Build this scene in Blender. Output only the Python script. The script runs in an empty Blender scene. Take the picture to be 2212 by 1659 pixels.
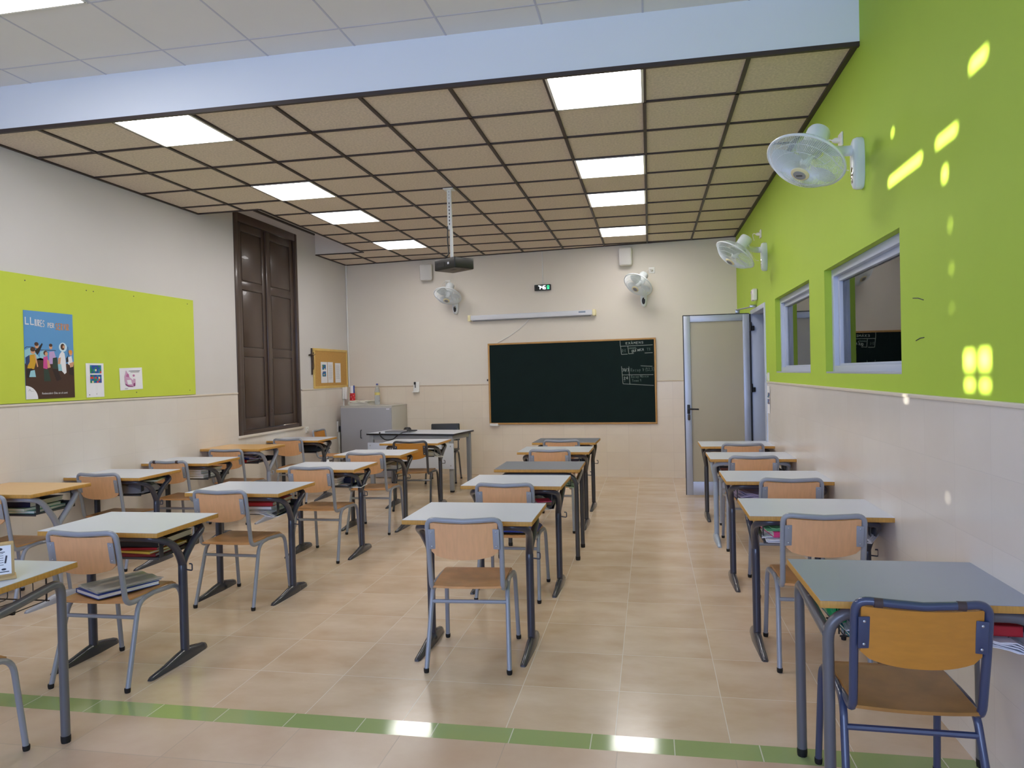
import bpy, bmesh, math, random
from mathutils import Vector, Matrix
random.seed(7)
PI = math.pi
COL = bpy.context.scene.collection
V = Vector

# ------------------------------------------------------------------ measures
CAM_Z = 1.506
F_PX = 1562.77
XR, XL = 1.191, -4.742            # side walls
HC, HF = 3.3055, 3.617            # low rear ceiling, higher front ceiling
YBEAM = 4.365
YREAR = -2.6
BS = -0.1042                      # the chalkboard wall runs at a slight angle
def yback(x): return 10.413 + BS * x
DADO = 1.365

# ------------------------------------------------------------------ materials
def lin(c):
    out = []
    for v in c:
        v = v / 255.0
        out.append(v / 12.92 if v <= 0.04045 else ((v + 0.055) / 1.055) ** 2.4)
    return (*out, 1.0)
MATS = {}
def mat(name, rgb, rough=0.5, metal=0.0, spec=0.5, noise=0.0, nscale=30.0, bump=0.0, stretch=None, emit=0.0, coat=0.0, alpha=1.0, trans=0.0):
    if name in MATS: return MATS[name]
    m = bpy.data.materials.new(name); m.use_nodes = True
    nt = m.node_tree; b = nt.nodes['Principled BSDF']
    b.inputs['Base Color'].default_value = lin(rgb)
    b.inputs['Roughness'].default_value = rough
    b.inputs['Metallic'].default_value = metal
    b.inputs['Specular IOR Level'].default_value = spec
    b.inputs['Coat Weight'].default_value = coat
    b.inputs['Alpha'].default_value = alpha
    b.inputs['Transmission Weight'].default_value = trans
    if emit:
        b.inputs['Emission Color'].default_value = lin(rgb)
        b.inputs['Emission Strength'].default_value = emit
    if noise or bump:
        tc = nt.nodes.new('ShaderNodeTexCoord'); mp = nt.nodes.new('ShaderNodeMapping')
        nt.links.new(tc.outputs['Object'], mp.inputs['Vector'])
        if stretch: mp.inputs['Scale'].default_value = stretch
        nz = nt.nodes.new('ShaderNodeTexNoise'); nz.inputs['Scale'].default_value = nscale
        nz.inputs['Detail'].default_value = 5
        nt.links.new(mp.outputs['Vector'], nz.inputs['Vector'])
        if noise:
            mx = nt.nodes.new('ShaderNodeMix'); mx.data_type = 'RGBA'
            a = [max(0, c * (1 - noise)) for c in rgb]; d = [min(255, c * (1 + noise)) for c in rgb]
            mx.inputs['A'].default_value = lin(a); mx.inputs['B'].default_value = lin(d)
            nt.links.new(nz.outputs['Fac'], mx.inputs['Factor'])
            nt.links.new(mx.outputs['Result'], b.inputs['Base Color'])
        if bump:
            bp = nt.nodes.new('ShaderNodeBump'); bp.inputs['Strength'].default_value = bump
            bp.inputs['Distance'].default_value = 0.002
            nt.links.new(nz.outputs['Fac'], bp.inputs['Height'])
            nt.links.new(bp.outputs['Normal'], b.inputs['Normal'])
    MATS[name] = m
    return m

def tile_mat(name, base, dark, grout, w, h, ox, oy, rough, axes='XY', mortar=0.003, streak=(1.2, 6.0), rnd=0.5, spec=0.5, cloud=None):
    m = bpy.data.materials.new(name); m.use_nodes = True
    nt = m.node_tree; b = nt.nodes['Principled BSDF']; N = nt.nodes.new; L = nt.links.new
    tc = N('ShaderNodeTexCoord'); sp = N('ShaderNodeSeparateXYZ'); cb = N('ShaderNodeCombineXYZ')
    L(tc.outputs['Object'], sp.inputs[0])
    for i, (ax, off) in enumerate(zip(axes, (ox, oy))):
        ad = N('ShaderNodeMath'); ad.operation = 'SUBTRACT'; ad.inputs[1].default_value = off
        L(sp.outputs[ax], ad.inputs[0]); L(ad.outputs[0], cb.inputs[i])
    br = N('ShaderNodeTexBrick'); br.offset = 0; br.squash = 1
    br.inputs['Scale'].default_value = 1; br.inputs['Mortar Size'].default_value = mortar
    br.inputs['Mortar Smooth'].default_value = 0.3
    br.inputs['Brick Width'].default_value = w; br.inputs['Row Height'].default_value = h
    br.inputs['Color1'].default_value = (0, 0, 0, 1); br.inputs['Color2'].default_value = (1, 1, 1, 1)
    br.inputs['Mortar'].default_value = (.5, .5, .5, 1)
    L(cb.outputs[0], br.inputs['Vector'])
    mu = N('ShaderNodeMath'); mu.operation = 'MULTIPLY'; mu.inputs[1].default_value = 37.0
    L(br.outputs['Color'], mu.inputs[0])
    mp = N('ShaderNodeMapping'); mp.inputs['Scale'].default_value = (streak[0], streak[1], 1)
    L(cb.outputs[0], mp.inputs['Vector'])
    nz = N('ShaderNodeTexNoise'); nz.noise_dimensions = '4D'; nz.inputs['Scale'].default_value = 1.5
    nz.inputs['Detail'].default_value = 6; nz.inputs['Roughness'].default_value = 0.55
    L(mp.outputs[0], nz.inputs['Vector']); L(mu.outputs[0], nz.inputs['W'])
    rp = N('ShaderNodeValToRGB'); rp.color_ramp.elements[0].position = .3; rp.color_ramp.elements[1].position = .72
    rp.color_ramp.elements[0].color = lin(dark); rp.color_ramp.elements[1].color = lin(base)
    L(nz.outputs['Fac'], rp.inputs[0])
    mx = N('ShaderNodeMix'); mx.data_type = 'RGBA'
    L(br.outputs['Fac'], mx.inputs['Factor']); L(rp.outputs[0], mx.inputs['A']); mx.inputs['B'].default_value = lin(grout)
    L(mx.outputs['Result'], b.inputs['Base Color'])
    b.inputs['Roughness'].default_value = rough; b.inputs['Specular IOR Level'].default_value = spec
    bp = N('ShaderNodeBump'); bp.invert = True; bp.inputs['Strength'].default_value = .3; bp.inputs['Distance'].default_value = .002
    L(br.outputs['Fac'], bp.inputs['Height']); L(bp.outputs[0], b.inputs['Normal'])
    MATS[name] = m
    return m

def glass_mat(name, ior=1.9, tint=(235, 240, 240)):
    m = bpy.data.materials.new(name); m.use_nodes = True
    nt = m.node_tree; nt.nodes.clear(); N = nt.nodes.new; L = nt.links.new
    o = N('ShaderNodeOutputMaterial'); mx = N('ShaderNodeMixShader'); fr = N('ShaderNodeFresnel'); fr.inputs[0].default_value = ior
    t = N('ShaderNodeBsdfTransparent'); t.inputs[0].default_value = lin(tint); g = N('ShaderNodeBsdfGlossy'); g.inputs['Roughness'].default_value = 0.01
    L(fr.outputs[0], mx.inputs[0]); L(t.outputs[0], mx.inputs[1]); L(g.outputs[0], mx.inputs[2]); L(mx.outputs[0], o.inputs[0])
    MATS[name] = m; return m

def frosted_mat(name):
    m = bpy.data.materials.new(name); m.use_nodes = True
    nt = m.node_tree; nt.nodes.clear(); N = nt.nodes.new; L = nt.links.new
    o = N('ShaderNodeOutputMaterial'); a = N('ShaderNodeMixShader'); c = N('ShaderNodeMixShader')
    t = N('ShaderNodeBsdfTranslucent'); t.inputs[0].default_value = lin((244, 238, 220))
    d = N('ShaderNodeBsdfDiffuse'); d.inputs[0].default_value = lin((226, 216, 192))
    g = N('ShaderNodeBsdfGlossy'); g.inputs['Roughness'].default_value = .22; g.inputs[0].default_value = lin((235, 235, 235))
    a.inputs[0].default_value = .5; L(t.outputs[0], a.inputs[1]); L(d.outputs[0], a.inputs[2])
    fr = N('ShaderNodeFresnel'); fr.inputs[0].default_value = 1.5
    L(fr.outputs[0], c.inputs[0]); L(a.outputs[0], c.inputs[1]); L(g.outputs[0], c.inputs[2]); L(c.outputs[0], o.inputs[0])
    MATS[name] = m; return m

def emit_mat(name, rgb, s):
    m = bpy.data.materials.new(name); m.use_nodes = True
    nt = m.node_tree; nt.nodes.clear()
    o = nt.nodes.new('ShaderNodeOutputMaterial'); e = nt.nodes.new('ShaderNodeEmission')
    e.inputs[0].default_value = lin(rgb); e.inputs[1].default_value = s
    nt.links.new(e.outputs[0], o.inputs[0]); MATS[name] = m; return m

# ------------------------------------------------------------------ mesh builder
class MB:
    def __init__(s): s.bm = bmesh.new(); s.mi = 0; s.M = Matrix.Identity(4)
    def v(s, p): return s.bm.verts.new(s.M @ V(p))
    def f(s, vs):
        try: fc = s.bm.faces.new(vs)
        except ValueError: return None
        fc.material_index = s.mi; return fc
    def quad(s, a, b, c, d): return s.f([s.v(a), s.v(b), s.v(c), s.v(d)])
    def poly(s, pts): return s.f([s.v(p) for p in pts])
    def box(s, c, d, bev=0.0, R=None, seg=2):
        t = bmesh.new()
        bmesh.ops.create_cube(t, size=1)
        for w in t.verts: w.co = V((w.co.x * d[0], w.co.y * d[1], w.co.z * d[2]))
        if bev: bmesh.ops.bevel(t, geom=list(t.edges), offset=bev, segments=seg, affect='EDGES', profile=.5)
        T = Matrix.Translation(V(c)) @ (R.to_4x4() if R else Matrix.Identity(4))
        s.add(t, T); t.free(); return s
    def add(s, t, T=None):
        T = T or Matrix.Identity(4); mp = {}
        for w in t.verts: mp[w] = s.bm.verts.new(s.M @ (T @ w.co))
        for fc in t.faces: s.f([mp[w] for w in fc.verts])
    def span(s, a, b, bev=0.0):
        a, b = V(a), V(b)
        return s.box((a + b) / 2, [abs(q) for q in (b - a)], bev)
    def tube(s, pts, r, seg=8, flat=None, cap=True, up=None):
        P = [V(p) for p in pts]; n = len(P); rings = []; prev = None
        for i in range(n):
            d = (P[min(i + 1, n - 1)] - P[max(i - 1, 0)]).normalized()
            if prev is None:
                u = V(up) if up else (V((0, 0, 1)) if abs(d.z) < .9 else V((0, 1, 0)))
                a = (u - d * u.dot(d)).normalized()
            else: a = (prev - d * prev.dot(d)).normalized()
            prev = a; b = d.cross(a)
            rr = r[i] if isinstance(r, (list, tuple)) else r
            r1, r2 = (rr, rr) if not flat else (rr * flat[0], rr * flat[1])
            rings.append([s.v(P[i] + a * (math.cos(2 * PI * k / seg) * r1) + b * (math.sin(2 * PI * k / seg) * r2)) for k in range(seg)])
        for i in range(n - 1):
            for k in range(seg):
                s.f([rings[i][k], rings[i][(k + 1) % seg], rings[i + 1][(k + 1) % seg], rings[i + 1][k]])
        if cap: s.f(rings[0][::-1]); s.f(rings[-1])
        return s
    def lathe(s, prof, seg=20, T=None, close=True):
        old = s.M
        if T is not None: s.M = s.M @ T
        rings = []
        for r, z in prof:
            if r < 1e-6: rings.append([s.v((0, 0, z))])
            else: rings.append([s.v((r * math.cos(2 * PI * k / seg), r * math.sin(2 * PI * k / seg), z)) for k in range(seg)])
        for i in range(len(rings) - 1):
            A, B = rings[i], rings[i + 1]
            for k in range(seg):
                if len(A) == 1 and len(B) == 1: continue
                if len(A) == 1: s.f([A[0], B[(k + 1) % seg], B[k]])
                elif len(B) == 1: s.f([A[k], A[(k + 1) % seg], B[0]])
                else: s.f([A[k], A[(k + 1) % seg], B[(k + 1) % seg], B[k]])
        if close:
            if len(rings[0]) > 1: s.f(rings[0][::-1])
            if len(rings[-1]) > 1: s.f(rings[-1])
        s.M = old; return s
    def prism(s, pts, n0, n1):
        # pts in (u,v); extruded along n between n0 and n1
        a = [s.v((p[0], p[1], n0)) for p in pts]; b = [s.v((p[0], p[1], n1)) for p in pts]
        s.f(a[::-1]); s.f(b); k = len(pts)
        for i in range(k): s.f([a[i], a[(i + 1) % k], b[(i + 1) % k], b[i]])
        return s
    def build(s, name, mats, parent=None, smooth=True, angle=40):
        bmesh.ops.recalc_face_normals(s.bm, faces=list(s.bm.faces))
        me = bpy.data.meshes.new(name); s.bm.to_mesh(me); s.bm.free()
        for m in (mats if isinstance(mats, (list, tuple)) else [mats]): me.materials.append(m)
        if smooth:
            for p in me.polygons: p.use_smooth = True
            me.set_sharp_from_angle(angle=math.radians(angle))
        o = bpy.data.objects.new(name, me); COL.objects.link(o)
        if parent: o.parent = parent
        return o

def fillet(pts, rad, n=5):
    P = [V(p) for p in pts]; out = [P[0]]
    for i in range(1, len(P) - 1):
        a, b, c = P[i - 1], P[i], P[i + 1]
        r = rad[i] if isinstance(rad, (list, tuple)) else rad
        r = min(r, (a - b).length * .49, (c - b).length * .49)
        p0 = b + (a - b).normalized() * r; p1 = b + (c - b).normalized() * r
        for k in range(n + 1):
            t = k / n; out.append(p0 * (1 - t) ** 2 + b * (2 * t * (1 - t)) + p1 * t * t)
    out.append(P[-1]); return out
def crom(pts, n=6):
    P = [V(p) for p in pts]; P = [P[0] * 2 - P[1]] + P + [P[-1] * 2 - P[-2]]; out = []
    for i in range(1, len(P) - 2):
        for k in range(n):
            t = k / n; a, b, c, d = P[i - 1:i + 3]
            out.append(.5 * (2 * b + (c - a) * t + (2 * a - 5 * b + 4 * c - d) * t * t + (3 * b - 3 * c + d - a) * t ** 3))
    out.append(P[-2]); return out

def tag(o, label, cat, group=None, kind=None):
    o['label'] = label; o['category'] = cat
    if group: o['group'] = group
    if kind: o['kind'] = kind
    return o
def thing(name, label, cat, loc=(0, 0, 0), rz=0.0, group=None):
    o = bpy.data.objects.new(name, None); COL.objects.link(o)
    o.empty_display_size = .1
    o.location = loc; o.rotation_euler = (0, 0, rz)
    return tag(o, label, cat, group)
def structure(o, label=None, cat=None):
    o['kind'] = 'structure'
    if label: o['label'] = label
    if cat: o['category'] = cat
    return o
def copy_tree(o, parent=None):
    c = o.copy(); COL.objects.link(c)
    if parent: c.parent = parent
    for ch in list(o.children): copy_tree(ch, c)
    return c
def wallframe(side, a, z, off=0.0):
    """matrix whose local x runs right along the wall, y up, z out into the room"""
    if side == 'L': X, n, p = V((0, 1, 0)), V((1, 0, 0)), V((XL + off, a, z))
    elif side == 'R': X, n, p = V((0, -1, 0)), V((-1, 0, 0)), V((XR - off, a, z))
    else:
        X = V((1, BS, 0)).normalized(); n = V((BS, -1, 0)).normalized(); p = V((a, yback(a), z)) + n * off
    M = Matrix((X, V((0, 0, 1)), n)).transposed().to_4x4(); M.translation = p
    return M
def on_wall(o, side, a, z, off=0.0): o.matrix_world = wallframe(side, a, z, off); return o

# hand lettering: strokes on a 0..1 grid
G = {'E': [[(.8, 1), (0, 1), (0, 0), (.8, 0)], [(0, .5), (.7, .5)]], 'X': [[(0, 0), (.9, 1)], [(0, 1), (.9, 0)]],
 'A': [[(0, 0), (.45, 1), (.9, 0)], [(.2, .4), (.7, .4)]], 'À': [[(0, 0), (.45, 1), (.9, 0)], [(.2, .4), (.7, .4)], [(.2, 1.35), (.45, 1.15)]],
 'M': [[(0, 0), (.1, 1), (.5, .3), (.9, 1), (1, 0)]], 'N': [[(0, 0), (0, 1), (.8, 0), (.8, 1)]],
 'S': [[(.8, .9), (.4, 1), (0, .8), (.1, .55), (.7, .4), (.8, .15), (.4, 0), (0, .1)]],
 '1': [[(.1, .7), (.4, 1), (.4, 0)]], '2': [[(0, .8), (.3, 1), (.65, .8), (.5, .45), (0, 0), (.75, 0)]], '3': [[(0, 1), (.6, 1), (.3, .6), (.65, .35), (.4, 0), (0, .1)]],
 '4': [[(.5, 0), (.5, 1), (0, .35), (.75, .35)]], '0': [[(.4, 0), (0, .4), (.1, .9), (.4, 1), (.7, .6), (.6, .1), (.4, 0)]],
 '7': [[(0, 1), (.7, 1), (.2, 0)]], '6': [[(.6, 1), (.1, .5), (.1, .1), (.5, 0), (.6, .35), (.1, .4)]], '9': [[(.6, .6), (.2, .5), (.1, .85), (.45, 1), (.6, .7), (.5, 0)]],
 '5': [[(.7, 1), (.1, 1), (.1, .6), (.55, .6), (.6, .2), (.3, 0), (0, .1)]], '-': [[(0, .5), (.5, .5)]], '/': [[(0, -.1), (.5, 1.1)]],
 'Q': [[(.4, 0), (0, .3), (.1, .9), (.6, 1), (.9, .6), (.7, .1), (.4, 0)], [(.1, -.3), (.5, 0), (1, -.15)]], 'U': [[(0, 1), (.05, .1), (.5, 0), (.8, .2), (.8, 1)]],
 'I': [[(.1, 0), (.1, 1)]], 'Í': [[(.1, 0), (.1, 1)], [(.1, 1.2), (.4, 1.5)]], 'C': [[(.8, .9), (.3, 1), (0, .5), (.3, 0), (.8, .1)]], 'T': [[(0, 1), (.9, 1)], [(.45, 1), (.45, 0)]],
 'R': [[(0, 0), (0, 1), (.6, .95), (.65, .6), (0, .5), (.8, 0)]], 'P': [[(0, 0), (0, 1), (.65, .95), (.65, .55), (0, .45)]], 'B': [[(0, 0), (0, 1), (.6, .9), (.5, .55), (0, .5), (.7, .4), (.6, .05), (0, 0)]],
 'L': [[(0, 1), (0, 0), (.7, 0)]], 'V': [[(0, 1), (.4, 0), (.8, 1)]], 'O': [[(.4, 0), (0, .4), (.1, .9), (.5, 1), (.8, .6), (.7, .1), (.4, 0)]],
 'e': [[(0, .3), (.6, .35), (.5, .6), (.1, .5), (.05, .1), (.5, 0)]], 'c': [[(.55, .55), (.1, .5), (.05, .1), (.55, 0)]], 'u': [[(0, .6), (.05, .05), (.4, 0), (.55, .6), (.6, 0)]],
 'p': [[(.1, -.5), (.1, .6), (.5, .55), (.5, .1), (.1, .05)]], 'a': [[(.55, .55), (.1, .5), (.1, .05), (.5, .1), (.55, .55), (.6, 0)]], 'm': [[(0, 0), (0, .6), (.3, .5), (.35, 0), (.4, .5), (.7, .5), (.75, 0)]],
 's': [[(.5, .55), (.1, .5), (.5, .2), (.1, 0)]], 'i': [[(.1, 0), (.1, .55)]], 'r': [[(.05, 0), (.05, .6), (.4, .55)]], 'o': [[(.3, 0), (0, .3), (.3, .6), (.6, .3), (.3, 0)]],
 '(': [[(.4, 1.1), (.1, .5), (.3, -.2)]], ')': [[(0, 1.1), (.3, .5), (0, -.2)]], ',': [[(.1, .1), (0, -.15)]], ':': [[(.1, .2), (.1, .3)], [(.1, .65), (.1, .75)]], 'ú': [[(0, .6), (.05, .05), (.4, 0), (.55, .6), (.6, 0)], [(.3, .8), (.5, 1)]], ' ': []}
def strokes(mb, text, x, y, h, r, adv=1.15, asp=.62, z=0.0, slope=0.0, jit=0.0):
    """writes text as thin raised strokes in the local x-y plane"""
    cx = x
    for ch in text:
        g = G.get(ch, [])
        for line in g:
            pts = [(cx + px * h * asp, y + (cx - x) * slope + py * h + random.uniform(-jit, jit) * h, z) for px, py in line]
            for (a, b) in zip(pts, pts[1:]):
                a, b = V(a), V(b); d = (b - a)
                if d.length < 1e-6: continue
                d.normalize(); nn = V((-d.y, d.x, 0)) * r; a2 = a - d * r * .6; b2 = b + d * r * .6
                mb.quad(a2 - nn, b2 - nn, b2 + nn, a2 + nn)
        cx += h * asp * adv * (.45 if ch in 'I1i,:()í -' else 1.0)
    return cx
def line(mb, a, b, r, z=0.0):
    a, b = V((*a, z)), V((*b, z)); d = (b - a).normalized(); n = V((-d.y, d.x, 0)) * r
    mb.quad(a - n, b - n, b + n, a + n)
def disc(mb, c, rx, ry, z, n=20, a0=0, a1=2 * PI):
    mb.poly([(c[0] + rx * math.cos(a0 + (a1 - a0) * k / n), c[1] + ry * math.sin(a0 + (a1 - a0) * k / n), z) for k in range(n)])
def text_into(mb, body, size, x, y, z, align='LEFT'):
    cu = bpy.data.curves.new('t', 'FONT'); cu.body = body; cu.size = size; cu.align_x = align
    o = bpy.data.objects.new('t', cu); COL.objects.link(o)
    bpy.context.view_layer.update()
    me = bpy.data.meshes.new_from_object(o.evaluated_get(bpy.context.evaluated_depsgraph_get()))
    vs = [mb.v((w.co.x + x, w.co.y + y, z)) for w in me.vertices]
    for p in me.polygons: mb.f([vs[i] for i in p.vertices])
    bpy.data.objects.remove(o); bpy.data.curves.remove(cu); bpy.data.meshes.remove(me)

# ------------------------------------------------------------------ palette
WALL = mat('wall_paint', (224, 216, 203), .75, noise=.012, nscale=2, bump=.08)
GREEN = mat('green_paint', (172, 202, 66), .7, noise=.015, nscale=3, bump=.08)
BEAMW = mat('beam_paint', (226, 230, 236), .7, noise=.01, nscale=2)
CEILT = mat('wood_fibre_tile', (210, 197, 180), .9, noise=.15, nscale=60, bump=.3)
CEILW = mat('plaster_tile', (226, 224, 222), .85, noise=.01, nscale=4)
GRIDB = mat('dark_grid_bar', (58, 46, 40), .5)
GRIDW = mat('pale_joint', (196, 196, 206), .7)
FLOOR = tile_mat('floor_tile', (218, 198, 174), (194, 168, 138), (224, 214, 198), .4615, .4447, -.172 - 10 * .4615, 3.8655 - 20 * .4447, .2, 'XY', .0022, (1.5, 2.6))
FLOORN = tile_mat('floor_tile_front', (214, 192, 170), (196, 168, 142), (186, 165, 145), .4525, .4525, -.158 - 10 * .4525, 2.572 - 20 * .4525, .28, 'XY', .0022, (2, 2.4))
STRIP = tile_mat('green_floor_tile', (158, 174, 118), (150, 168, 108), (214, 214, 190), .333, .5, -.60 - 10 * .333, 2.6, .1, 'XY', .0025, (1, 1), spec=.6)
TILEY = tile_mat('wall_tile', (228, 221, 213), (222, 214, 205), (219, 212, 204), .314, .2515, 0, DADO - .004 - 10 * .2515, .22, 'YZ', .0016, (1.5, 1.5))
TILEX = tile_mat('wall_tile_back', (232, 220, 202), (226, 213, 194), (214, 202, 186), .314, .2515, 0, DADO - .004 - 10 * .2515, .25, 'XZ', .0016, (1.5, 1.5))
CAP = mat('tile_cap', (226, 216, 202), .35)
WHITEP = mat('white_plastic', (232, 230, 224), .4)
CREAMP = mat('cream_plastic', (236, 226, 180), .45)
FANW = mat('fan_white', (222, 228, 230), .35)
FANB = mat('fan_blade', (214, 222, 224), .3, trans=.35)
GREYP = mat('grey_plastic', (150, 152, 154), .5)
BLACKP = mat('black_plastic', (26, 26, 29), .42)
DARKG = mat('dark_frame_paint', (54, 57, 72), .3, coat=.3)
CHARG = mat('charcoal_frame_paint', (62, 62, 66), .32, coat=.3)
GREYF = mat('grey_frame_paint', (98, 98, 102), .35, coat=.2)
LIGHTG = mat('light_grey_frame_paint', (148, 151, 159), .32, coat=.3)
PALEB = mat('pale_blue_frame_paint', (160, 174, 190), .32, coat=.2)
BLUEF = mat('blue_frame_paint', (58, 68, 98), .28, coat=.4)
FOOTC = mat('grey_foot_plastic', (62, 63, 69), .22, coat=.3)
RUBBER = mat('black_rubber', (16, 16, 18), .6)
BEECH = mat('beech_ply', (224, 170, 122), .42, noise=.06, nscale=9, stretch=(8, 8, 1))
SEATW = mat('worn_seat_ply', (206, 152, 98), .38, noise=.16, nscale=5, stretch=(2, 2, 2))
YELPLY = mat('varnished_yellow_ply', (190, 128, 46), .38, noise=.07, nscale=8, stretch=(2, 2, 8))
YELSEAT = mat('worn_yellow_ply', (158, 112, 56), .4, noise=.25, nscale=4, stretch=(2, 2, 2))
EDGEW = mat('wood_edge', (190, 142, 66), .55, noise=.14, nscale=20, stretch=(6, 6, 1))
LAMW = mat('white_laminate', (206, 211, 222), .28)
LAMG = mat('grey_laminate', (148, 156, 173), .32)
LAMGD = mat('slate_laminate', (126, 130, 138), .35)
LAMGL = mat('pale_grey_laminate', (200, 204, 208), .3)
LAMWD = mat('wood_laminate', (218, 176, 118), .3, noise=.05, nscale=6, stretch=(1, 10, 1))
ALU = mat('aluminium', (186, 192, 206), .38, metal=.35)
ALUD = mat('aluminium_pale', (190, 198, 214), .42, metal=.1)  # paler, less metallic aluminium for the window and door frames
STEEL = mat('steel', (180, 182, 186), .3, metal=.8)
CHROME = mat('chrome', (220, 220, 220), .06, metal=1)
CABG = mat('cabinet_grey', (160, 160, 164), .5)
CABL = mat('cabinet_side', (190, 186, 176), .5)
BROWN = mat('dark_brown_gloss_paint', (74, 59, 50), .34, noise=.08, nscale=6, coat=.2)
CORKM = mat('cork', (196, 152, 84), .9, noise=.12, nscale=60)
PINE = mat('pine_frame', (222, 188, 108), .5, noise=.06, nscale=10)
OAK = mat('oak_frame', (186, 142, 82), .5, noise=.1, nscale=12)
SLATE = mat('chalkboard_green', (16, 32, 31), .7, spec=.15, noise=.12, nscale=4)
CHALK = mat('chalk', (158, 168, 162), .95)
CHALKF = mat('faint_chalk', (88, 104, 98), .95)
LIME = mat('lime_pinboard', (198, 214, 72), .75, noise=.015, nscale=5)
PAPER = mat('white_paper', (236, 236, 240), .85)
PAPERW = mat('cream_paper', (230, 226, 212), .85)
INK = mat('ink', (60, 60, 72), .8)
WIRE = mat('dark_wire', (52, 48, 46), .4)
PANEL = emit_mat('led_panel', (255, 251, 249), 10.0)
GLASS = glass_mat('window_glass', 2.2)
FROST = frosted_mat('frosted_glass')
BOTTLE = mat('clear_plastic', (225, 235, 240), .08, trans=.85)
def colour(name, rgb, rough=.5): return mat(name, rgb, rough)
RED = colour('red_cover', (186, 30, 44)); DKRED = colour('dark_red_cover', (128, 20, 28)); BLUE = colour('blue_cover', (30, 60, 150)); NAVY = colour('navy_cover', (26, 30, 62))
TEAL = colour('teal_cover', (0, 124, 138)); GRN = colour('green_cover', (34, 170, 110)); PINK = colour('pink_cover', (222, 70, 130)); PURP = colour('purple_fabric', (104, 62, 166), .8)
YEL = colour('yellow_cover', (226, 190, 70)); BLK = colour('black_cover', (24, 24, 27)); LTG = colour('pale_green_paper', (186, 214, 180)); GRYB = colour('grey_cover', (118, 122, 132))
SLEEVE = mat('clear_sleeve', (214, 212, 210), .2, alpha=.85)
CARD = colour('cardboard', (196, 166, 118), .8); LILAC = colour('lilac_paper', (180, 168, 196), .8)

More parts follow.
